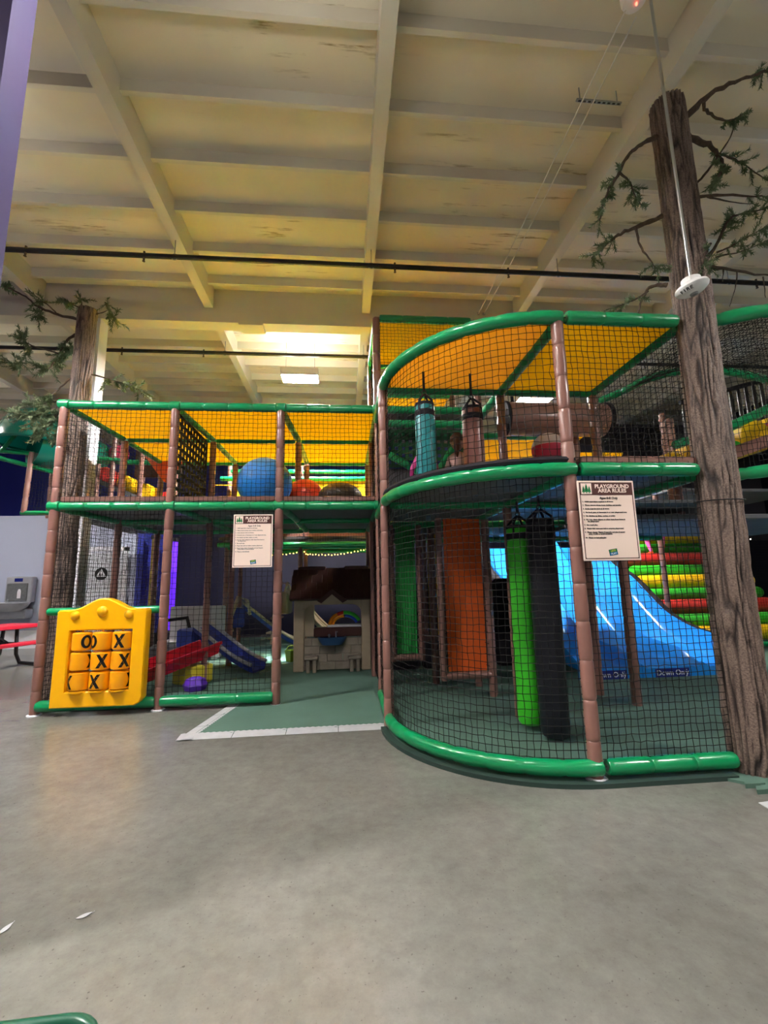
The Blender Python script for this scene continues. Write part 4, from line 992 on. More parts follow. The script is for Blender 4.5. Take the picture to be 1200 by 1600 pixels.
# ================================================================== REAR PLAY STRUCTURES
bf = tag(empty('climbing_structure'), 'rear play frame with more yellow roofs behind the exercise balls', 'play structure')
BXs = [-2.5, -.95, .6]; BYs = [9.7, 11.0]
for x in BXs:
    for y in BYs: padded('post', (x, y, 0), (x, y, 4.05), 'brown_vinyl', bf, .05, .3, sleeves=False)
for y in [9.0]+BYs:
    for z in (2.2, 3.55 if y < 9.5 else 3.88): padded('rail', (-2.5, y, z), (.7, y, z), 'green_vinyl', bf, .05, .4, sleeves=False)
for k in range(2):
    wavy_panel('canopy_panel', (BXs[k]+.05, 8.5, 3.3), (BXs[k+1]-.05, 8.5, 3.3), (BXs[k+1]-.05, 9.6, 3.55), (BXs[k]+.05, 9.6, 3.55), .02, 'yellow_canopy', bf)
    ob('back_panel', MB().bevel_box(BXs[k]+.06, BXs[k+1]-.06, 9.9, 9.94, 3.2, 3.82, .01), 'yellow_canopy', bf)
    ob('barrier', MB().bevel_box(BXs[k]+.06, BXs[k+1]-.06, 9.8, 9.86, 2.4, 3.25, .01), 'brown_vinyl', bf)
    ob('banner', MB().bevel_box(BXs[k]+.04, BXs[k+1]-.04, 11.0, 11.03, 2.16, 2.3, .01), 'panel_yellow', bf)
    ob('deck_panel', MB().bevel_box(BXs[k], BXs[k+1], 9.0, 11.0, 2.3, 2.36, .01), 'deck_grey', bf)
ob('barrier', MB().bevel_box(-2.3, -.9, 8.36, 8.42, ZM+.08, ZM+.42, .02), 'brown_vinyl', bf)
net('netting', quadfn((-2.5, 8.95, 2.25), (.6, 8.95, 2.25), (.6, 8.95, 3.2), (-2.5, 8.95, 3.2)), 60, 20, bf, r=.003)
# hanging triangle and cross shapes of the first bay
hg = tag(empty('soft_triangle', (-3.28, 8.25, 3.3)), 'orange soft triangle hanging point down on the upper level', 'soft shape')
ob('triangle_pad', MB().prism([(-.37, .48), (.37, .48), (0, 0)], -.05, .05), 'panel_orange', hg)
ob('hanging_strap', MB().box(-.02, .02, -.01, .01, .48, .62), 'dark_fabric', hg)
hg = tag(empty('soft_triangle', (-2.98, 7.9, ZM+.07)), 'small green soft wedge on the upper deck below the orange triangle', 'soft shape')
ob('triangle_pad', MB().prism([(-.2, 0), (.22, 0), (.16, .4)], -.1, .1), 'roll_green', hg)

lr = tag(empty('climbing_structure'), 'far play frame with padded ramp seen between the trunk and the orange triangle', 'play structure')
for x, y in ((-4.65, 9.1), (-4.1, 9.1), (-3.6, 9.6), (-4.9, 11.0)):
    padded('post', (x, y, 2.7), (x, y, 4.5), 'brown_vinyl', lr, .05, .3, sleeves=False)
ob('ramp_bed', MB().prism([(-5.9, 4.0), (-3.6, 3.0), (-3.6, 2.9), (-5.9, 3.9)], 9.6, 10.4), 'deck_grey', lr)
for k, m in enumerate(('roll_red', 'roll_red', 'roll_yellow', 'roll_yellow', 'roll_red')):
    ob('ramp_roll', MB().lathe([(0, 0), (.14, 0), (.16, .04), (.16, .7), (.14, .74), (0, .74)], 16, Matrix.Rotation(R(-90), 4, 'X')), m, lr, (-5.5+.42*k, 9.6, 3.98-.18*k), smooth=True)
padded('rail', (-5.6, 9.3, 4.0), (-3.5, 9.3, 3.95), 'green_vinyl', lr, .05, .4, sleeves=False)
padded('rail', (-5.6, 9.3, 3.1), (-3.5, 9.3, 3.1), 'green_vinyl', lr, .045, .4, sleeves=False)
ob('dark_sheet', MB().bevel_box(-4.6, -3.6, 9.9, 9.95, 3.8, 4.6, .01), 'house_roof', lr)
ob('deck_panel', MB().bevel_box(-5.2, -3.4, 9.2, 11.2, 2.7, 2.76, .01), 'deck_grey', lr)
pb2 = tag(empty('soft_ball', (-4.95, 9.9, 4.12)), 'magenta soft ball resting on the far padded ramp', 'ball')
ob('shell', MB().lathe([(0, 0)]+[(.2*math.sin(t), .2-.2*math.cos(t)) for t in np.linspace(.2, 2.9, 12)]+[(0, .4)], 20), 'ball_pink', pb2, smooth=True)
ob('seam', MB().tube([(.2*math.cos(t), .2*math.sin(t), .2) for t in np.linspace(0, 2*math.pi, 25)[:-1]], .006, 5, closed=True), 'dark_cloth', pb2)

# green tube slide at the far left
ts = tag(empty('tube_slide', (-6.05, 9.0, 0)), 'glossy dark green tube slide end with green braces', 'slide')
def dome(u, v):
    a = math.pi*2*u; t = math.pi/2*v
    return np.array((-.05+.62*math.cos(a)*math.sin(t)*1.0, .62*math.sin(a)*math.sin(t), 4.25+.75*math.cos(t)))
ob('tube_dome', MB().grid(dome, 32, 12), 'tube_green', ts, smooth=True)
ob('tube_body', MB().tube([(-.05, 0, 4.3), (.3, .4, 4.25), (.45, 1.0, 4.2)], .5, 24), 'tube_green', ts, smooth=True)
ob('tube_lip', MB().tube([(-.05+.64*math.cos(a), .64*math.sin(a), 4.24) for a in np.linspace(0, 2*math.pi, 33)[:-1]], .035, 8, closed=True), 'tube_green', ts, smooth=True)
padded('post', (-.05, -.1, 2.85), (-.02, -.1, 4.05), 'brown_vinyl', ts, .05, .3, sleeves=False)
padded('post', (.9, .5, 2.85), (.9, .5, 4.0), 'brown_vinyl', ts, .05, .3, sleeves=False)
padded('post', (-.05, .6, 2.85), (-.05, .6, 4.2), 'brown_vinyl', ts, .05, .3, sleeves=False)
padded('brace', (-.9, -.1, 4.1), (1.6, .1, 3.95), 'green_vinyl', ts, .045, .4, sleeves=False)
padded('brace', (-.85, -.1, 4.0), (1.0, .0, 3.5), 'green_vinyl', ts, .045, .4, sleeves=False)
padded('brace', (-.6, -.1, 4.05), (-.3, -.1, 4.5), 'green_vinyl', ts, .035, .4, sleeves=False)
padded('rail', (-.1, -.1, 2.85), (1.6, .0, 2.85), 'green_vinyl', ts, .045, .4, sleeves=False)
net('netting', quadfn((-.05, -.1, 2.85), (1.6, 0, 2.85), (1.6, 0, 3.9), (-.05, -.1, 3.9)), 30, 20, ts, r=.003)

# ================================================================== TODDLER TOYS BELOW THE DECK
# playhouse
ph = tag(empty('playhouse', (-.205, 7.47, .014)), 'tan plastic playhouse with dark shingled roof and stone base', 'playhouse')
def house():
    w = .625
    poly = [(-w, 0), (-w, 1.14)]
    for s in (-1, 1):
        x0, x1 = (-w, -w+.17) if s < 0 else (w-.15, w)
        ob('pillar', MB().bevel_box(x0, x1, 0, .14, 0, 1.16, .012), 'house_tan', ph)
    arch = [(-w+.17, 1.14), (-w+.17, .92)]+[(-w+.17+.17*(1-math.cos(t)), .92+.13*math.sin(t)) for t in np.linspace(.3, 1.57, 6)]
    arch += [(w-.15-.17*(1-math.cos(t)), .92+.13*math.sin(t)) for t in np.linspace(1.57, .3, 6)]+[(w-.15, .92), (w-.15, 1.14), (.16, 1.17), (.0, 1.28), (-.16, 1.17)]
    ob('arched_header', MB().prism(arch[::-1], .01, .12), 'house_tan', ph)
    ob('gable', MB().prism([(-.17, 1.08), (.17, 1.08), (0, 1.22)], -.15, .0), 'house_tan', ph)
    ob('gable_trim', MB().prism([(-.24, 1.12), (-.17, 1.08), (0, 1.22), (.17, 1.08), (.24, 1.12), (0, 1.3)], -.18, .06), 'house_roof', ph)
    # stone base, course by course
    for r in range(4):
        z = .02+.125*r; n = 4; sh = (r % 2)*.12
        xs = sorted(set([-.455, .475]+[min(.475, max(-.455, -.455+.25*k+sh)) for k in range(5)]))
        for a, b in zip(xs, xs[1:]):
            if b-a > .03: ob('stone', MB().bevel_box(a+.001, b-.001, .03, .1, z, z+.124, .006), 'house_stone', ph)
    ob('counter', MB().bevel_box(-.30, .475, -.02, .2, .535, .68, .012), 'house_roof', ph)
    ob('side_wall', MB().bevel_box(-.6, -.56, .14, 1.0, 0, 1.15, .01), 'house_tan', ph)
    ob('side_wall', MB().bevel_box(.57, .61, .14, 1.0, 0, 1.15, .01), 'house_tan', ph)
    ob('inner_shutter', MB().bevel_box(-.46, -.3, .12, .16, .53, 1.05, .01), 'house_tan', ph)
    sk = ob('sink', MB().lathe([(.0, .0), (.16, .0), (.2, .05), (.24, .12), (.22, .125), (.19, .1), (0, .08)], 24, Matrix.Diagonal((1, .6, 1, 1))), 'house_blue', ph, (-.0, -.06, .42), smooth=True)
    ob('tap', MB().tube([(.06, .04, .1), (.06, .04, .2), (.08, -.02, .2)], .012, 6), 'steel', sk); ob('knob', MB().lathe([(.012, .1), (.02, .15), (0, .17)], 8, Matrix.Translation((-.05, .03, 0))), 'steel', sk)
    for x in (-.33, .36):
        st = ob('stool', MB().bevel_box(-.11, .11, -.12, .06, .2, .245, .012), 'house_stone', ph, (x, -.04, 0))
        for q in (-.05, .05): ob('stool_leg', MB().bevel_box(q-.03, q+.03, -.08, .03, 0, .2, .008), 'house_stone', st)
    # shingled roof: three courses of tabs on a sloping slab
    roof = ob('roof', MB().prism([(-.12, 1.14), (.4, 1.64), (.95, 1.2), (.9, 1.16), (.4, 1.56), (-.06, 1.12)], -.68, .68, Matrix(((0,1,0,0),(1,0,0,0),(0,0,1,0),(0,0,0,1)))), 'house_roof', ph)
    sm = MB().bevel_box(-.085, .085, -.02, .0, 0, .2, .006).mesh('shingle'); sm.materials.append(MATS['house_roof'])
    sl2 = math.atan2(.50, .52)
    for r in range(4):
        for k in range(8):
            x = -.6+.172*k+(.086 if r % 2 else 0)
            if x > .62: continue
            t = .0+.175*r; s = ob('shingle', sm, None, roof, (x, -.12+.52*t/.72-.012, 1.14+.5*t/.72), (-(math.pi/2-sl2)+.06, 0, 0))
    for a, b in ((-.6, -.12), (.2, .62)): ob('ridge_cap', MB().bevel_box(a, b, .34, .46, 1.6, 1.69, .015), 'house_roof', ph)
house()
# toy rainbow arch standing in the playhouse window
ra = tag(empty('toy_arch', (-.0, 7.62, .72)), 'bright rainbow toy arch in the playhouse window', 'toy')
segs = [('toy_orange', 180, 120), ('toy_red', 120, 95), ('toy_lgreen', 95, 20), ('toy_rblue', 150, 100)]
for m, a, b in segs:
    yy = 0 if m != 'toy_rblue' else .06
    ob('arch_segment', MB().tube([(.25*math.cos(R(t)), yy, .2*math.sin(R(t))) for t in np.linspace(a, b, 10)], .03, 8), m, ra, smooth=True)
ob('arch_segment', MB().tube([(.2*math.cos(R(t)), -.03, .15*math.sin(R(t))) for t in np.linspace(90, 15, 8)], .022, 8), 'toy_rblue', ra, smooth=True)
ob('arch_segment', MB().tube([(.2*math.cos(R(t)), -.03, .15*math.sin(R(t))) for t in np.linspace(175, 95, 8)], .024, 8), 'toy_orange', ra, smooth=True)
ob('foot', MB().bevel_box(-.29, .29, -.06, .1, -.04, .01, .01), 'toy_grey', ra)
tb = tag(empty('toy_basket', (-.98, 8.5, .022)), 'small lime toy basket beside the playhouse', 'toy')
ob('basket', MB().lathe([(0, 0), (.09, 0), (.12, .2), (.11, .2), (.085, .01), (0, .01)], 4), 'toy_lime', tb); ob('handle', MB().tube([(-.09, 0, .2), (-.05, 0, .27), (.05, 0, .27), (.09, 0, .2)], .008, 6), 'toy_lime', tb)

def toddler_slide(loc, rz, label, mc, ms, L=1.0, h=.6, w=.34, legs=True):
    s = tag(empty('toddler_slide', loc, (0, 0, rz)), label, 'slide', 'toddler slides under the deck')
    def f(u, v):
        x = L*v; z = h*(1-v)**1.0*(.55+.45*math.cos(math.pi*v*.5))+.05; e = abs(u*2-1)
        return np.array((x, w*(u-.5), z+(.09 if e > .9 else 0)))
    ob('chute', MB().grid(f, 14, 18, -.03, (0, 0, 1)), mc, s, smooth=True)
    for q in (-w/2-.015, w/2+.015):
        ob('side_rail', MB().tube([(L*v, q, h*(1-v)*(.55+.45*math.cos(math.pi*v*.5))+.15) for v in np.linspace(0, 1, 12)], .03, 8), ms, s, smooth=True)
        if legs:
            ob('arch_handle', MB().tube([(-.35, q, 0), (-.3, q, h*.7), (-.12, q, h+.3), (.06, q, h+.22), (.12, q, h*.9)], .032, 8), ms, s, smooth=True)
    ob('platform', MB().bevel_box(-.34, .02, -w/2, w/2, h*.6, h+.06, .03), mc, s)
    for k in range(2): ob('step', MB().bevel_box(-.5+.1*k, -.3+.1*k, -w/2, w/2, h*(.2+.3*k), h*(.2+.3*k)+.05, .015), ms, s)
    return s
toddler_slide((-2.45, 8.0, .014), R(-22), 'navy toddler slide with pale side edges near the red slide', 'toy_blue', 'toy_grey', 1.15, .62, .4, False)
toddler_slide((-2.2, 10.1, .014), R(15), 'tan and blue toddler climber with arched handles', 'toy_blue', 'toy_tan', 1.2, .85, .45)
toddler_slide((-1.35, 11.2, .014), R(-8), 'tall tan toddler slide standing deep under the deck', 'toy_tan', 'toy_tan', 1.2, 1.15, .5)
# red chute leaning over a yellow block
rd = tag(empty('red_chute', (-2.62, 6.35, .014), (0, 0, R(58))), 'red plastic toddler chute leaning behind the tic-tac-toe panel', 'slide')
def rc(u, v):
    e = abs(u*2-1); return np.array((-.55+1.6*v, .5*(u-.5), .16+.26*v**1.1+(.14 if e > .85 else 0)+.12*max(0, .2-v)))
ob('chute', MB().grid(rc, 14, 14, -.04, (0, 0, 1)), 'red_plastic', rd, smooth=True)
ob('support', MB().bevel_box(.55, .95, -.2, .2, 0, .26, .02), 'toy_yellow', rd)
ob('support', MB().bevel_box(-.5, -.3, -.18, .18, 0, .12, .02), 'red_plastic', rd)
pu = tag(empty('purple_stepping_stone', (-2.03, 6.5, .014)), 'small purple faceted stepping stone on the green mat', 'toy')
ob('stone_block', MB().lathe([(.13, 0), (.16, .07), (.12, .15), (0, .155)], 6, Matrix.Rotation(.3, 4, 'Z')), 'toy_purple', pu)
ob('grip_ring', MB().tube([(.08*math.cos(t), .08*math.sin(t), .155) for t in np.linspace(0, 2*math.pi, 7)[:-1]], .01, 5, closed=True), 'toy_purple', pu)
bx = tag(empty('toy_bench', (-3.35, 9.1, .014)), 'pale grey toy bench behind the red chute', 'toy')
ob('back', MB().bevel_box(-.1, .95, .2, .3, .3, 1.0, .02), 'toy_grey', bx); ob('seat', MB().bevel_box(-.1, .95, -.15, .2, .3, .38, .02), 'toy_grey', bx)
for x in (-.05, .8): ob('leg', MB().bevel_box(x, x+.1, -.1, .28, 0, .3, .015), 'toy_grey', bx)
cc = tag(empty('ride_on_car', (-2.95, 8.2, .014)), 'dark grey toddler ride-on car with an arched frame', 'toy')
ob('body', MB().bevel_box(-.35, .35, -.2, .2, .12, .42, .05), 'deck_grey', cc); ob('roof_arch', MB().tube([(-.3, 0, .4), (-.25, 0, .8), (.2, 0, .85), (.32, 0, .4)], .035, 8), 'dark_fabric', cc, smooth=True)
for x in (-.22, .22):
    for yy in (-.21, .21): ob('wheel', MB().lathe([(0, -.03), (.1, -.03), (.12, 0), (.1, .03), (0, .03)], 16, Matrix.Translation((x, yy, .12)) @ Matrix.Rotation(R(90), 4, 'X')), 'black_ink', cc)

# purple and amber bubble columns
def bubble(x, y, m, label):
    b = tag(empty('light_column', (x, y, 0)), label, 'light', 'light columns by the navy wall')
    ob('base', MB().lathe([(.2, 0), (.2, .25), (.12, .3)], 16), 'dark_fabric', b); ob('tube', MB().lathe([(.09, .3), (.09, 2.6)], 16), m, b, smooth=True)
    ob('cap', MB().lathe([(.11, 2.6), (.11, 2.7), (0, 2.7)], 16), 'dark_fabric', b)
bubble(-4.55, 12.3, 'purple_light', 'glowing purple light column by the navy wall')
mat('amber_light', (60, 52, 26), .4, .4, emit=.05, rgb2=(190, 160, 50), vscale=9)
bubble(-4.75, 11.6, 'amber_light', 'dim amber light column beside the purple one')

# string lights
def string(pts, n, m, label, r=.013, sag=.05):
    s = tag(empty('string_lights'), label, 'string lights', 'string lights under the decks'); P = smooth_path(pts, 12)
    ob('wire', MB().tube(P, .005, 4), 'wire_dark', s); bm_ = MB().lathe([(0, -r), (r*.8, -r*.5), (r, 0), (r*.8, r*.5), (0, r)], 8).mesh('bulb', True); bm_.materials.append(MATS[m])
    for k in range(n):
        i = (len(P)-1)*(k+.5)/n; j = int(i); p = P[j].lerp(P[min(j+1, len(P)-1)], i-j); ob('bulb', bm_, None, s, (p.x, p.y-.012, p.z-.012*(k % 2)))
string([(-2.5, 10.9, 2.25), (-1.7, 10.9, 2.12), (-.95, 10.9, 2.2)], 20, 'string_bulb', 'warm string lights swagged above the tan climber')
string([(-.95, 10.9, 2.13), (-.2, 10.9, 2.11), (.6, 10.9, 2.24)], 22, 'string_bulb', 'warm string lights swagged above the playhouse')
string([(10.05, 13.17, 2.48), (10.4, 13.17, 2.46), (10.75, 13.17, 2.5)], 8, 'string_white', 'row of cool white string lights on the wall beyond the roll stair', .016)
string([(9.2, 10.0, 2.2), (10.0, 10.0, 2.45), (9.5, 10.0, 1.7)], 7, 'string_white', 'zigzag of cool white string lights beside the bark trunk', .014)

# ================================================================== PEOPLE (partly seen children)
def body(name, loc, rz, joints, edges, radii, cmat, label, extras=()):
    p = tag(empty('person', loc, (0, 0, rz)), label, 'person')
    me = bpy.data.meshes.new('body'); me.from_pydata(joints, edges, [])
    o = bpy.data.objects.new('body', me); COL.objects.link(o); o.parent = p
    md = o.modifiers.new('skin', 'SKIN'); md.use_smooth_shade = True
    for i, v in enumerate(me.skin_vertices[0].data): v.radius = (radii[i], radii[i]); v.use_root = (i == 0)
    sb = o.modifiers.new('sub', 'SUBSURF'); sb.levels = 2; sb.render_levels = 2
    me.materials.append(MATS[cmat])
    for nm, mb, m in extras: ob(nm, mb, m, p, smooth=True)
    return p
def head_parts(c, r=.095, hair='hair_brown', tail=True):
    c = Vector(c); ex = []
    hd = MB().lathe([(0, -r*1.15), (r*.5, -r*1.05), (r*.82, -r*.6), (r*.95, 0), (r*.9, r*.55), (r*.55, r*1.0), (0, r*1.15)], 18, Matrix.Translation(c)); ex.append(('head', hd, 'skin'))
    fc = MB()
    fc.lathe([(0, -.008), (.012, 0), (0, .012)], 8, Matrix.Translation(c+Vector((0, -r*.98, -.01)))); ex.append(('nose', fc, 'skin'))
    ey = MB()
    for s in (-1, 1): ey.lathe([(0, -.008), (.01, 0), (0, .008)], 8, Matrix.Translation(c+Vector((s*.035, -r*.86, .015))))
    ey.box(c.x-.022, c.x+.022, c.y-r*.86, c.y-r*.8, c.z-.052, c.z-.046); ex.append(('eyes_and_mouth', ey, 'black_ink'))
    hr = MB().lathe([(r*.9, -r*.1), (r*1.02, r*.2), (r*.97, r*.65), (r*.58, r*1.12), (0, r*1.24)], 18, Matrix.Translation(c+Vector((0, r*.16, 0))))
    if tail: hr.tube([c+Vector((0, r*.9, .03)), c+Vector((.0, r*1.5, .0)), c+Vector((0, r*1.5, -.12)), c+Vector((0, r*1.3, -.22))], [.03, .04, .035, .01], 8)
    ex.append(('hair', hr, hair)); er = MB()
    for s in (-1, 1): er.lathe([(0, -.018), (.012, 0), (0, .018)], 8, Matrix.Translation(c+Vector((s*r*.95, 0, -.005))))
    ex.append(('ears', er, 'skin')); return ex
def hands(pts):
    m = MB()
    for p, d in pts:
        p = Vector(p); d = Vector(d).normalized(); s = d.cross(Vector((0, 0, 1))).normalized()
        m.tube([p, p+d*.05], [.018, .024], 8)
        for k in range(4):
            b = p+d*.05+s*(-.018+.012*k); l = (.03, .036, .034, .026)[k]; m.tube([b, b+d*l*.6, b+d*l+Vector((0, 0, -.012))], [.007, .0065, .005], 6)
        b = p+d*.02+s*.022; m.tube([b, b+s*.02+d*.015, b+s*.022+d*.032], [.007, .0065, .005], 6)
    return m
# child climbing the rolls, pink leggings
zz = 0
J = [(0, 0, .56), (0, .02, .72), (0, .06, .9), (0, .08, .96), (.1, .08, .88), (.16, .2, .82), (.14, .36, .86), (-.1, .08, .88), (-.16, .22, .84), (-.12, .36, .9),
     (.06, 0, .52), (.08, -.1, .28), (.08, .02, .04), (-.06, 0, .52), (-.08, .22, .42), (-.07, .2, .16)]
Ed = [(0,1),(1,2),(2,3),(2,4),(4,5),(5,6),(2,7),(7,8),(8,9),(0,10),(10,11),(11,12),(0,13),(13,14),(14,15)]
Rd = [.1, .095, .08, .035, .04, .034, .026, .04, .034, .026, .07, .052, .034, .07, .052, .034]
ft = MB().tube([(.08, .03, .03), (.08, -.08, .015)], [.032, .026], 10); ft.tube([(-.07, .22, .14), (-.07, .12, .125)], [.032, .026], 10)
tp = MB().lathe([(.115, .6), (.125, .7), (.12, .84), (.08, .92), (.045, .95)], 16, Matrix.Translation((0, .02, 0)))
body('person', (6.93, 9.36, 1.93), R(180), J, Ed, Rd, 'pink_cloth', 'child in pink leggings and orange socks climbing the padded rolls',
     [('socks', ft, 'orange_sock'), ('top', tp, 'dark_cloth'), ('hands', hands([((.14, .36, .86), (0, 1, .2)), ((-.12, .36, .9), (0, 1, .2))]), 'skin')]+head_parts((0, .09, 1.08)))
# children behind the upper punch bags
Js = [(0, 0, .3), (0, 0, .48), (0, 0, .62), (0, 0, .69), (.1, 0, .6), (.16, -.06, .45), (.1, -.2, .38), (-.1, 0, .6), (-.17, -.05, .45), (-.12, -.18, .36),
      (.07, 0, .28), (.09, -.2, .3), (.09, -.18, .05), (-.07, 0, .28), (-.09, -.2, .3), (-.09, -.18, .05)]
ft = MB().tube([(.09, -.17, .03), (.09, -.27, .02)], [.03, .025], 10); ft.tube([(-.09, -.17, .03), (-.09, -.27, .02)], [.03, .025], 10)
for loc, rz, c, lab, hm in (((1.37, 5.05, CM+.03), R(160), 'pale_cloth', 'brown-haired child in pale clothes behind the brown punch bag', 'hair_brown'),
                       ((.97, 5.0, CM+.03), R(200), 'pink_cloth', 'child in pink clothes behind the teal punch bag', 'hair_brown')):
    body('person', loc, rz, Js, Ed, [r*.92 for r in Rd], c, lab, [('socks', ft, 'lettering_white'), ('hands', hands([((.1, -.2, .38), (-.2, -1, 0)), ((-.12, -.18, .36), (.2, -1, 0))]), 'skin')]+head_parts((0, 0, .8), .088, hm))

# ================================================================== BY THE RESTROOM WALL
wf = tag(empty('drinking_fountain', (-7.9, 11.78, 0)), 'stainless drinking fountain with bottle filler on the grey wall', 'fountain')
ob('filler_tower', MB().bevel_box(-.28, .32, -.18, 0, 1.1, 1.72, .02), 'stainless', wf)
ob('alcove', MB().bevel_box(-.24, .24, -.2, -.17, 1.14, 1.56, .012), 'galvanised', wf)
ob('badge', MB().box(-.08, .1, -.19, -.18, 1.6, 1.68), 'decal_navy', wf)
ob('bottle_mark', MB().prism([(.02, 1.2), (.1, 1.2), (.1, 1.36), (.08, 1.42), (.04, 1.42), (.02, 1.36)], -.204, -.2), 'white_paint', wf)
ob('basin', MB().lathe([(0, .9), (.2, .9), (.3, 1.0), (.34, 1.1), (.31, 1.11), (.24, 1.05), (0, 1.03)], 24, Matrix.Translation((-.05, -.3, 0)) @ Matrix.Diagonal((1.25, .85, 1, 1))), 'stainless', wf, smooth=True)
ob('bubbler', MB().tube([(-.15, -.25, 1.08), (-.15, -.25, 1.16), (-.11, -.3, 1.18)], .015, 6), 'steel', wf)
b2 = ob('lower_basin', MB().lathe([(0, .78), (.2, .78), (.3, .88), (.33, .98), (.3, .985), (.22, .92), (0, .9)], 24, Matrix.Translation((-.85, -.3, 0)) @ Matrix.Diagonal((1.25, .85, 1, 1))), 'stainless', wf, smooth=True)
ob('chassis', MB().bevel_box(-1.15, .3, -.3, 0, .72, .95, .02), 'stainless', wf)

def picnic(loc, rz, label, grp=None):
    t = tag(empty('picnic_table', loc, (0, 0, rz)), label, 'table')
    ob('table_top', MB().bevel_box(-.95, .95, -.38, .38, .675, .745, .015), 'red_coat', t)
    for s in (-1, 1): ob('bench_seat', MB().bevel_box(-.95, .95, s*.68-.13, s*.68+.13, .405, .455, .012), 'red_coat', t)
    for x in (-.62, .62):
        ob('leg', MB().tube([(x, -.16, .7), (x, -.2, .2), (x, -.3, .05), (x, -.75, .03)], .032, 8), 'black_metal', t, smooth=True)
        ob('leg', MB().tube([(x, .16, .7), (x, .2, .2), (x, .3, .05), (x, .75, .03)], .032, 8), 'black_metal', t, smooth=True)
        ob('seat_beam', MB().tube([(x, -.75, .4), (x, .75, .4)], .025, 8), 'black_metal', t)
        ob('brace', MB().tube([(x, 0, .4), (x*.3, 0, .69)], .016, 6), 'black_metal', t)
    return t
picnic((-6.6, 8.75, 0), R(72), 'red coated picnic table with black legs in front of the grey wall')

# green expanded-metal table close to the camera
gt = tag(empty('mesh_table', (-.995, .458, 0), (0, 0, R(1.5))), 'dark green expanded-metal table corner at the bottom of the picture', 'table')
def rr_path(x0, x1, y0, y1, r, z, n=6):
    out = []
    for cx, cy, a in ((x1-r, y1-r, 0), (x0+r, y1-r, 90), (x0+r, y0+r, 180), (x1-r, y0+r, 270)):
        for k in range(n+1): t = R(a+90*k/n); out.append((cx+r*math.cos(t), cy+r*math.sin(t), z))
    return out
ob('rim', MB().tube(rr_path(-.62, .62, -.4, .4, .06, .715), .0095, 10, closed=True), 'table_green', gt, smooth=True)
net('mesh_top', lambda u, v: np.array((-.612+1.212*u+.012*((round(v*40)) % 2), -.392+.784*v, .713)), 48, 40, gt, 'table_green', r=.0034, jit=0)
for x in (-.45, .45):
    ob('leg', MB().tube([(x, -.3, .7), (x, -.32, .02)], .022, 8), 'table_green', gt); ob('leg', MB().tube([(x, .3, .7), (x, .32, .02)], .022, 8), 'table_green', gt)

# ================================================================== CEILING DEVICES
fs = tag(empty('fire_strobe', (2.43, 2.6, 3.4)), 'white round FIRE strobe hanging on a steel rod', 'alarm')
ob('rod', MB().tube([(0, 0, .03), (.0, .0, 2.62)], .011, 10), 'steel', fs, smooth=True)
ob('rod_bracket', MB().lathe([(.02, 2.55), (.028, 2.57), (.028, 2.66), (.06, 2.68), (.06, 2.7)], 14), 'galvanised', fs)
TM = Matrix.Rotation(R(-12), 4, 'Y')
dk = ob('strobe_disc', MB().lathe([(0, .03), (.07, .028), (.098, .012), (.104, -.004), (.098, -.02), (.07, -.04), (.03, -.046), (0, -.046)], 36, TM), 'white_plastic', fs, smooth=True)
ob('strobe_lens', MB().lathe([(.026, -.044), (.022, -.06), (0, -.066)], 16, TM), 'galvanised', dk, smooth=True)
ob('junction_box', MB().lathe([(.06, .02), (.06, .06), (0, .06)], 16), 'white_plastic', fs)
for k, ch in enumerate('FIRE'):
    # letters wrap the sloping rim of the disc
    a = R(-176+13*k)
    text('letter', ch, .031, 'black_ink', dk, TM @ Matrix.Translation((.0935*math.cos(a), .0935*math.sin(a), -.0315)) @ Matrix.Rotation(a+R(90), 4, 'Z') @ Matrix.Rotation(R(125), 4, 'X'), bold=.0008, ext=.001)
jb = tag(empty('smoke_detector', (2.42, 2.74, 6.1)), 'white ceiling junction unit with a red light and two cables', 'detector')
ob('unit_body', MB().lathe([(.03, 0), (.09, .02), (.105, .06), (.105, .12), (.09, .26)], 20), 'white_plastic', jb, smooth=True)
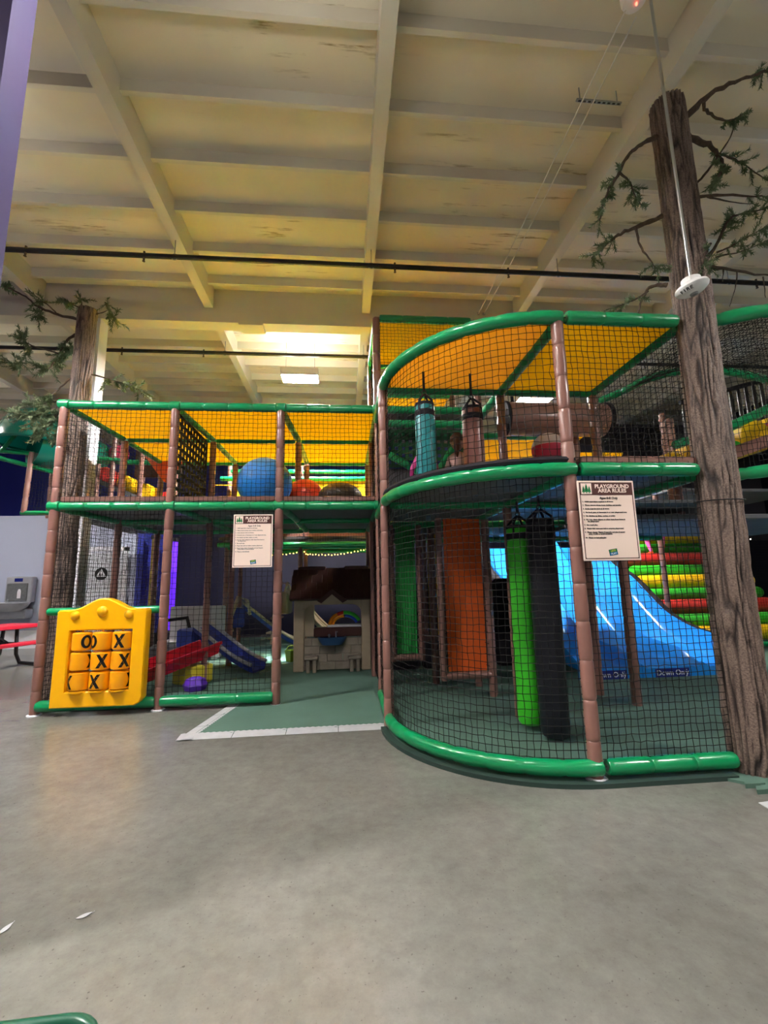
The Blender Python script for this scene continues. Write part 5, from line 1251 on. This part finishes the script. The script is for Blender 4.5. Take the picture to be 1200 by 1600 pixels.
for k in range(3): ob('knockout', MB().lathe([(0, 0), (.012, 0), (.012, .006), (0, .006)], 10, Matrix.Translation((-.06+.05*k, -.075, .03)) @ Matrix.Rotation(R(70), 4, 'X')), 'black_ink', jb)
ob('indicator_light', MB().lathe([(0, -.03), (.008, -.02), (.008, 0)], 8), 'red_led', jb, (.01, 0, 0))
for k, (a, b) in enumerate((((2.38, 2.8, 6.12), (2.38, 6.98, 6.06)), ((2.5, 2.84, 6.12), (2.48, 6.98, 6.06)))):
    c = tag(empty('ceiling_cable'), ('thin white cable', 'second thin white cable')[k]+' running below the roof to the girder', 'cable', 'ceiling cables')
    P = [Vector(a).lerp(Vector(b), t)+Vector((0, 0, -.03*math.sin(math.pi*t))) for t in np.linspace(0, 1, 14)]
    ob('cable', MB().tube(P, .0075, 6), 'cable_white', c); ob('clip', MB().box(-.02, .02, -.01, .01, -.01, .03), 'galvanised', c, b)
sr = tag(empty('strut_channel', (2.61, 3.575, 6.2)), 'short galvanised strut channel on the roof deck', 'bracket')
ob('channel', MB().box(-.24, .24, -.014, .014, .0, .016), 'galvanised', sr)
sm = MB()
for k in range(9): sm.box(-.22+.052*k, -.19+.052*k, -.008, .008, -.001, .001)
ob('slots', sm, 'black_ink', sr)['kind'] = 'stuff'
for s in (-.2, .2): ob('threaded_rod', MB().tube([(s, 0, .0), (s, 0, .16)], .006, 6), 'galvanised', sr)

# scraps on the concrete
for k, (x, y, r, lab) in enumerate(((-1.13, 2.27, .4, 'pale dry leaf scrap on the concrete near the bottom of the picture'), (-1.42, 2.23, 1.2, 'small pale paper scrap at the edge of the floor'))):
    lf_ = tag(empty('floor_scrap', (x, y, 0), (0, 0, r)), lab, 'scrap')
    m = MB(); m.grid(lambda u, v: np.array((.03*(u-.5)*2, .012*math.sin(math.pi*u)*(v-.5)*2, .002+.006*u*u)), 8, 4, .0015, (0, 0, 1)); ob('blade', m, 'mat_grey', lf_)
    ob('stalk', MB().tube([(.028, 0, .006), (.04, .004, .008)], .0012, 4), 'mat_grey', lf_)
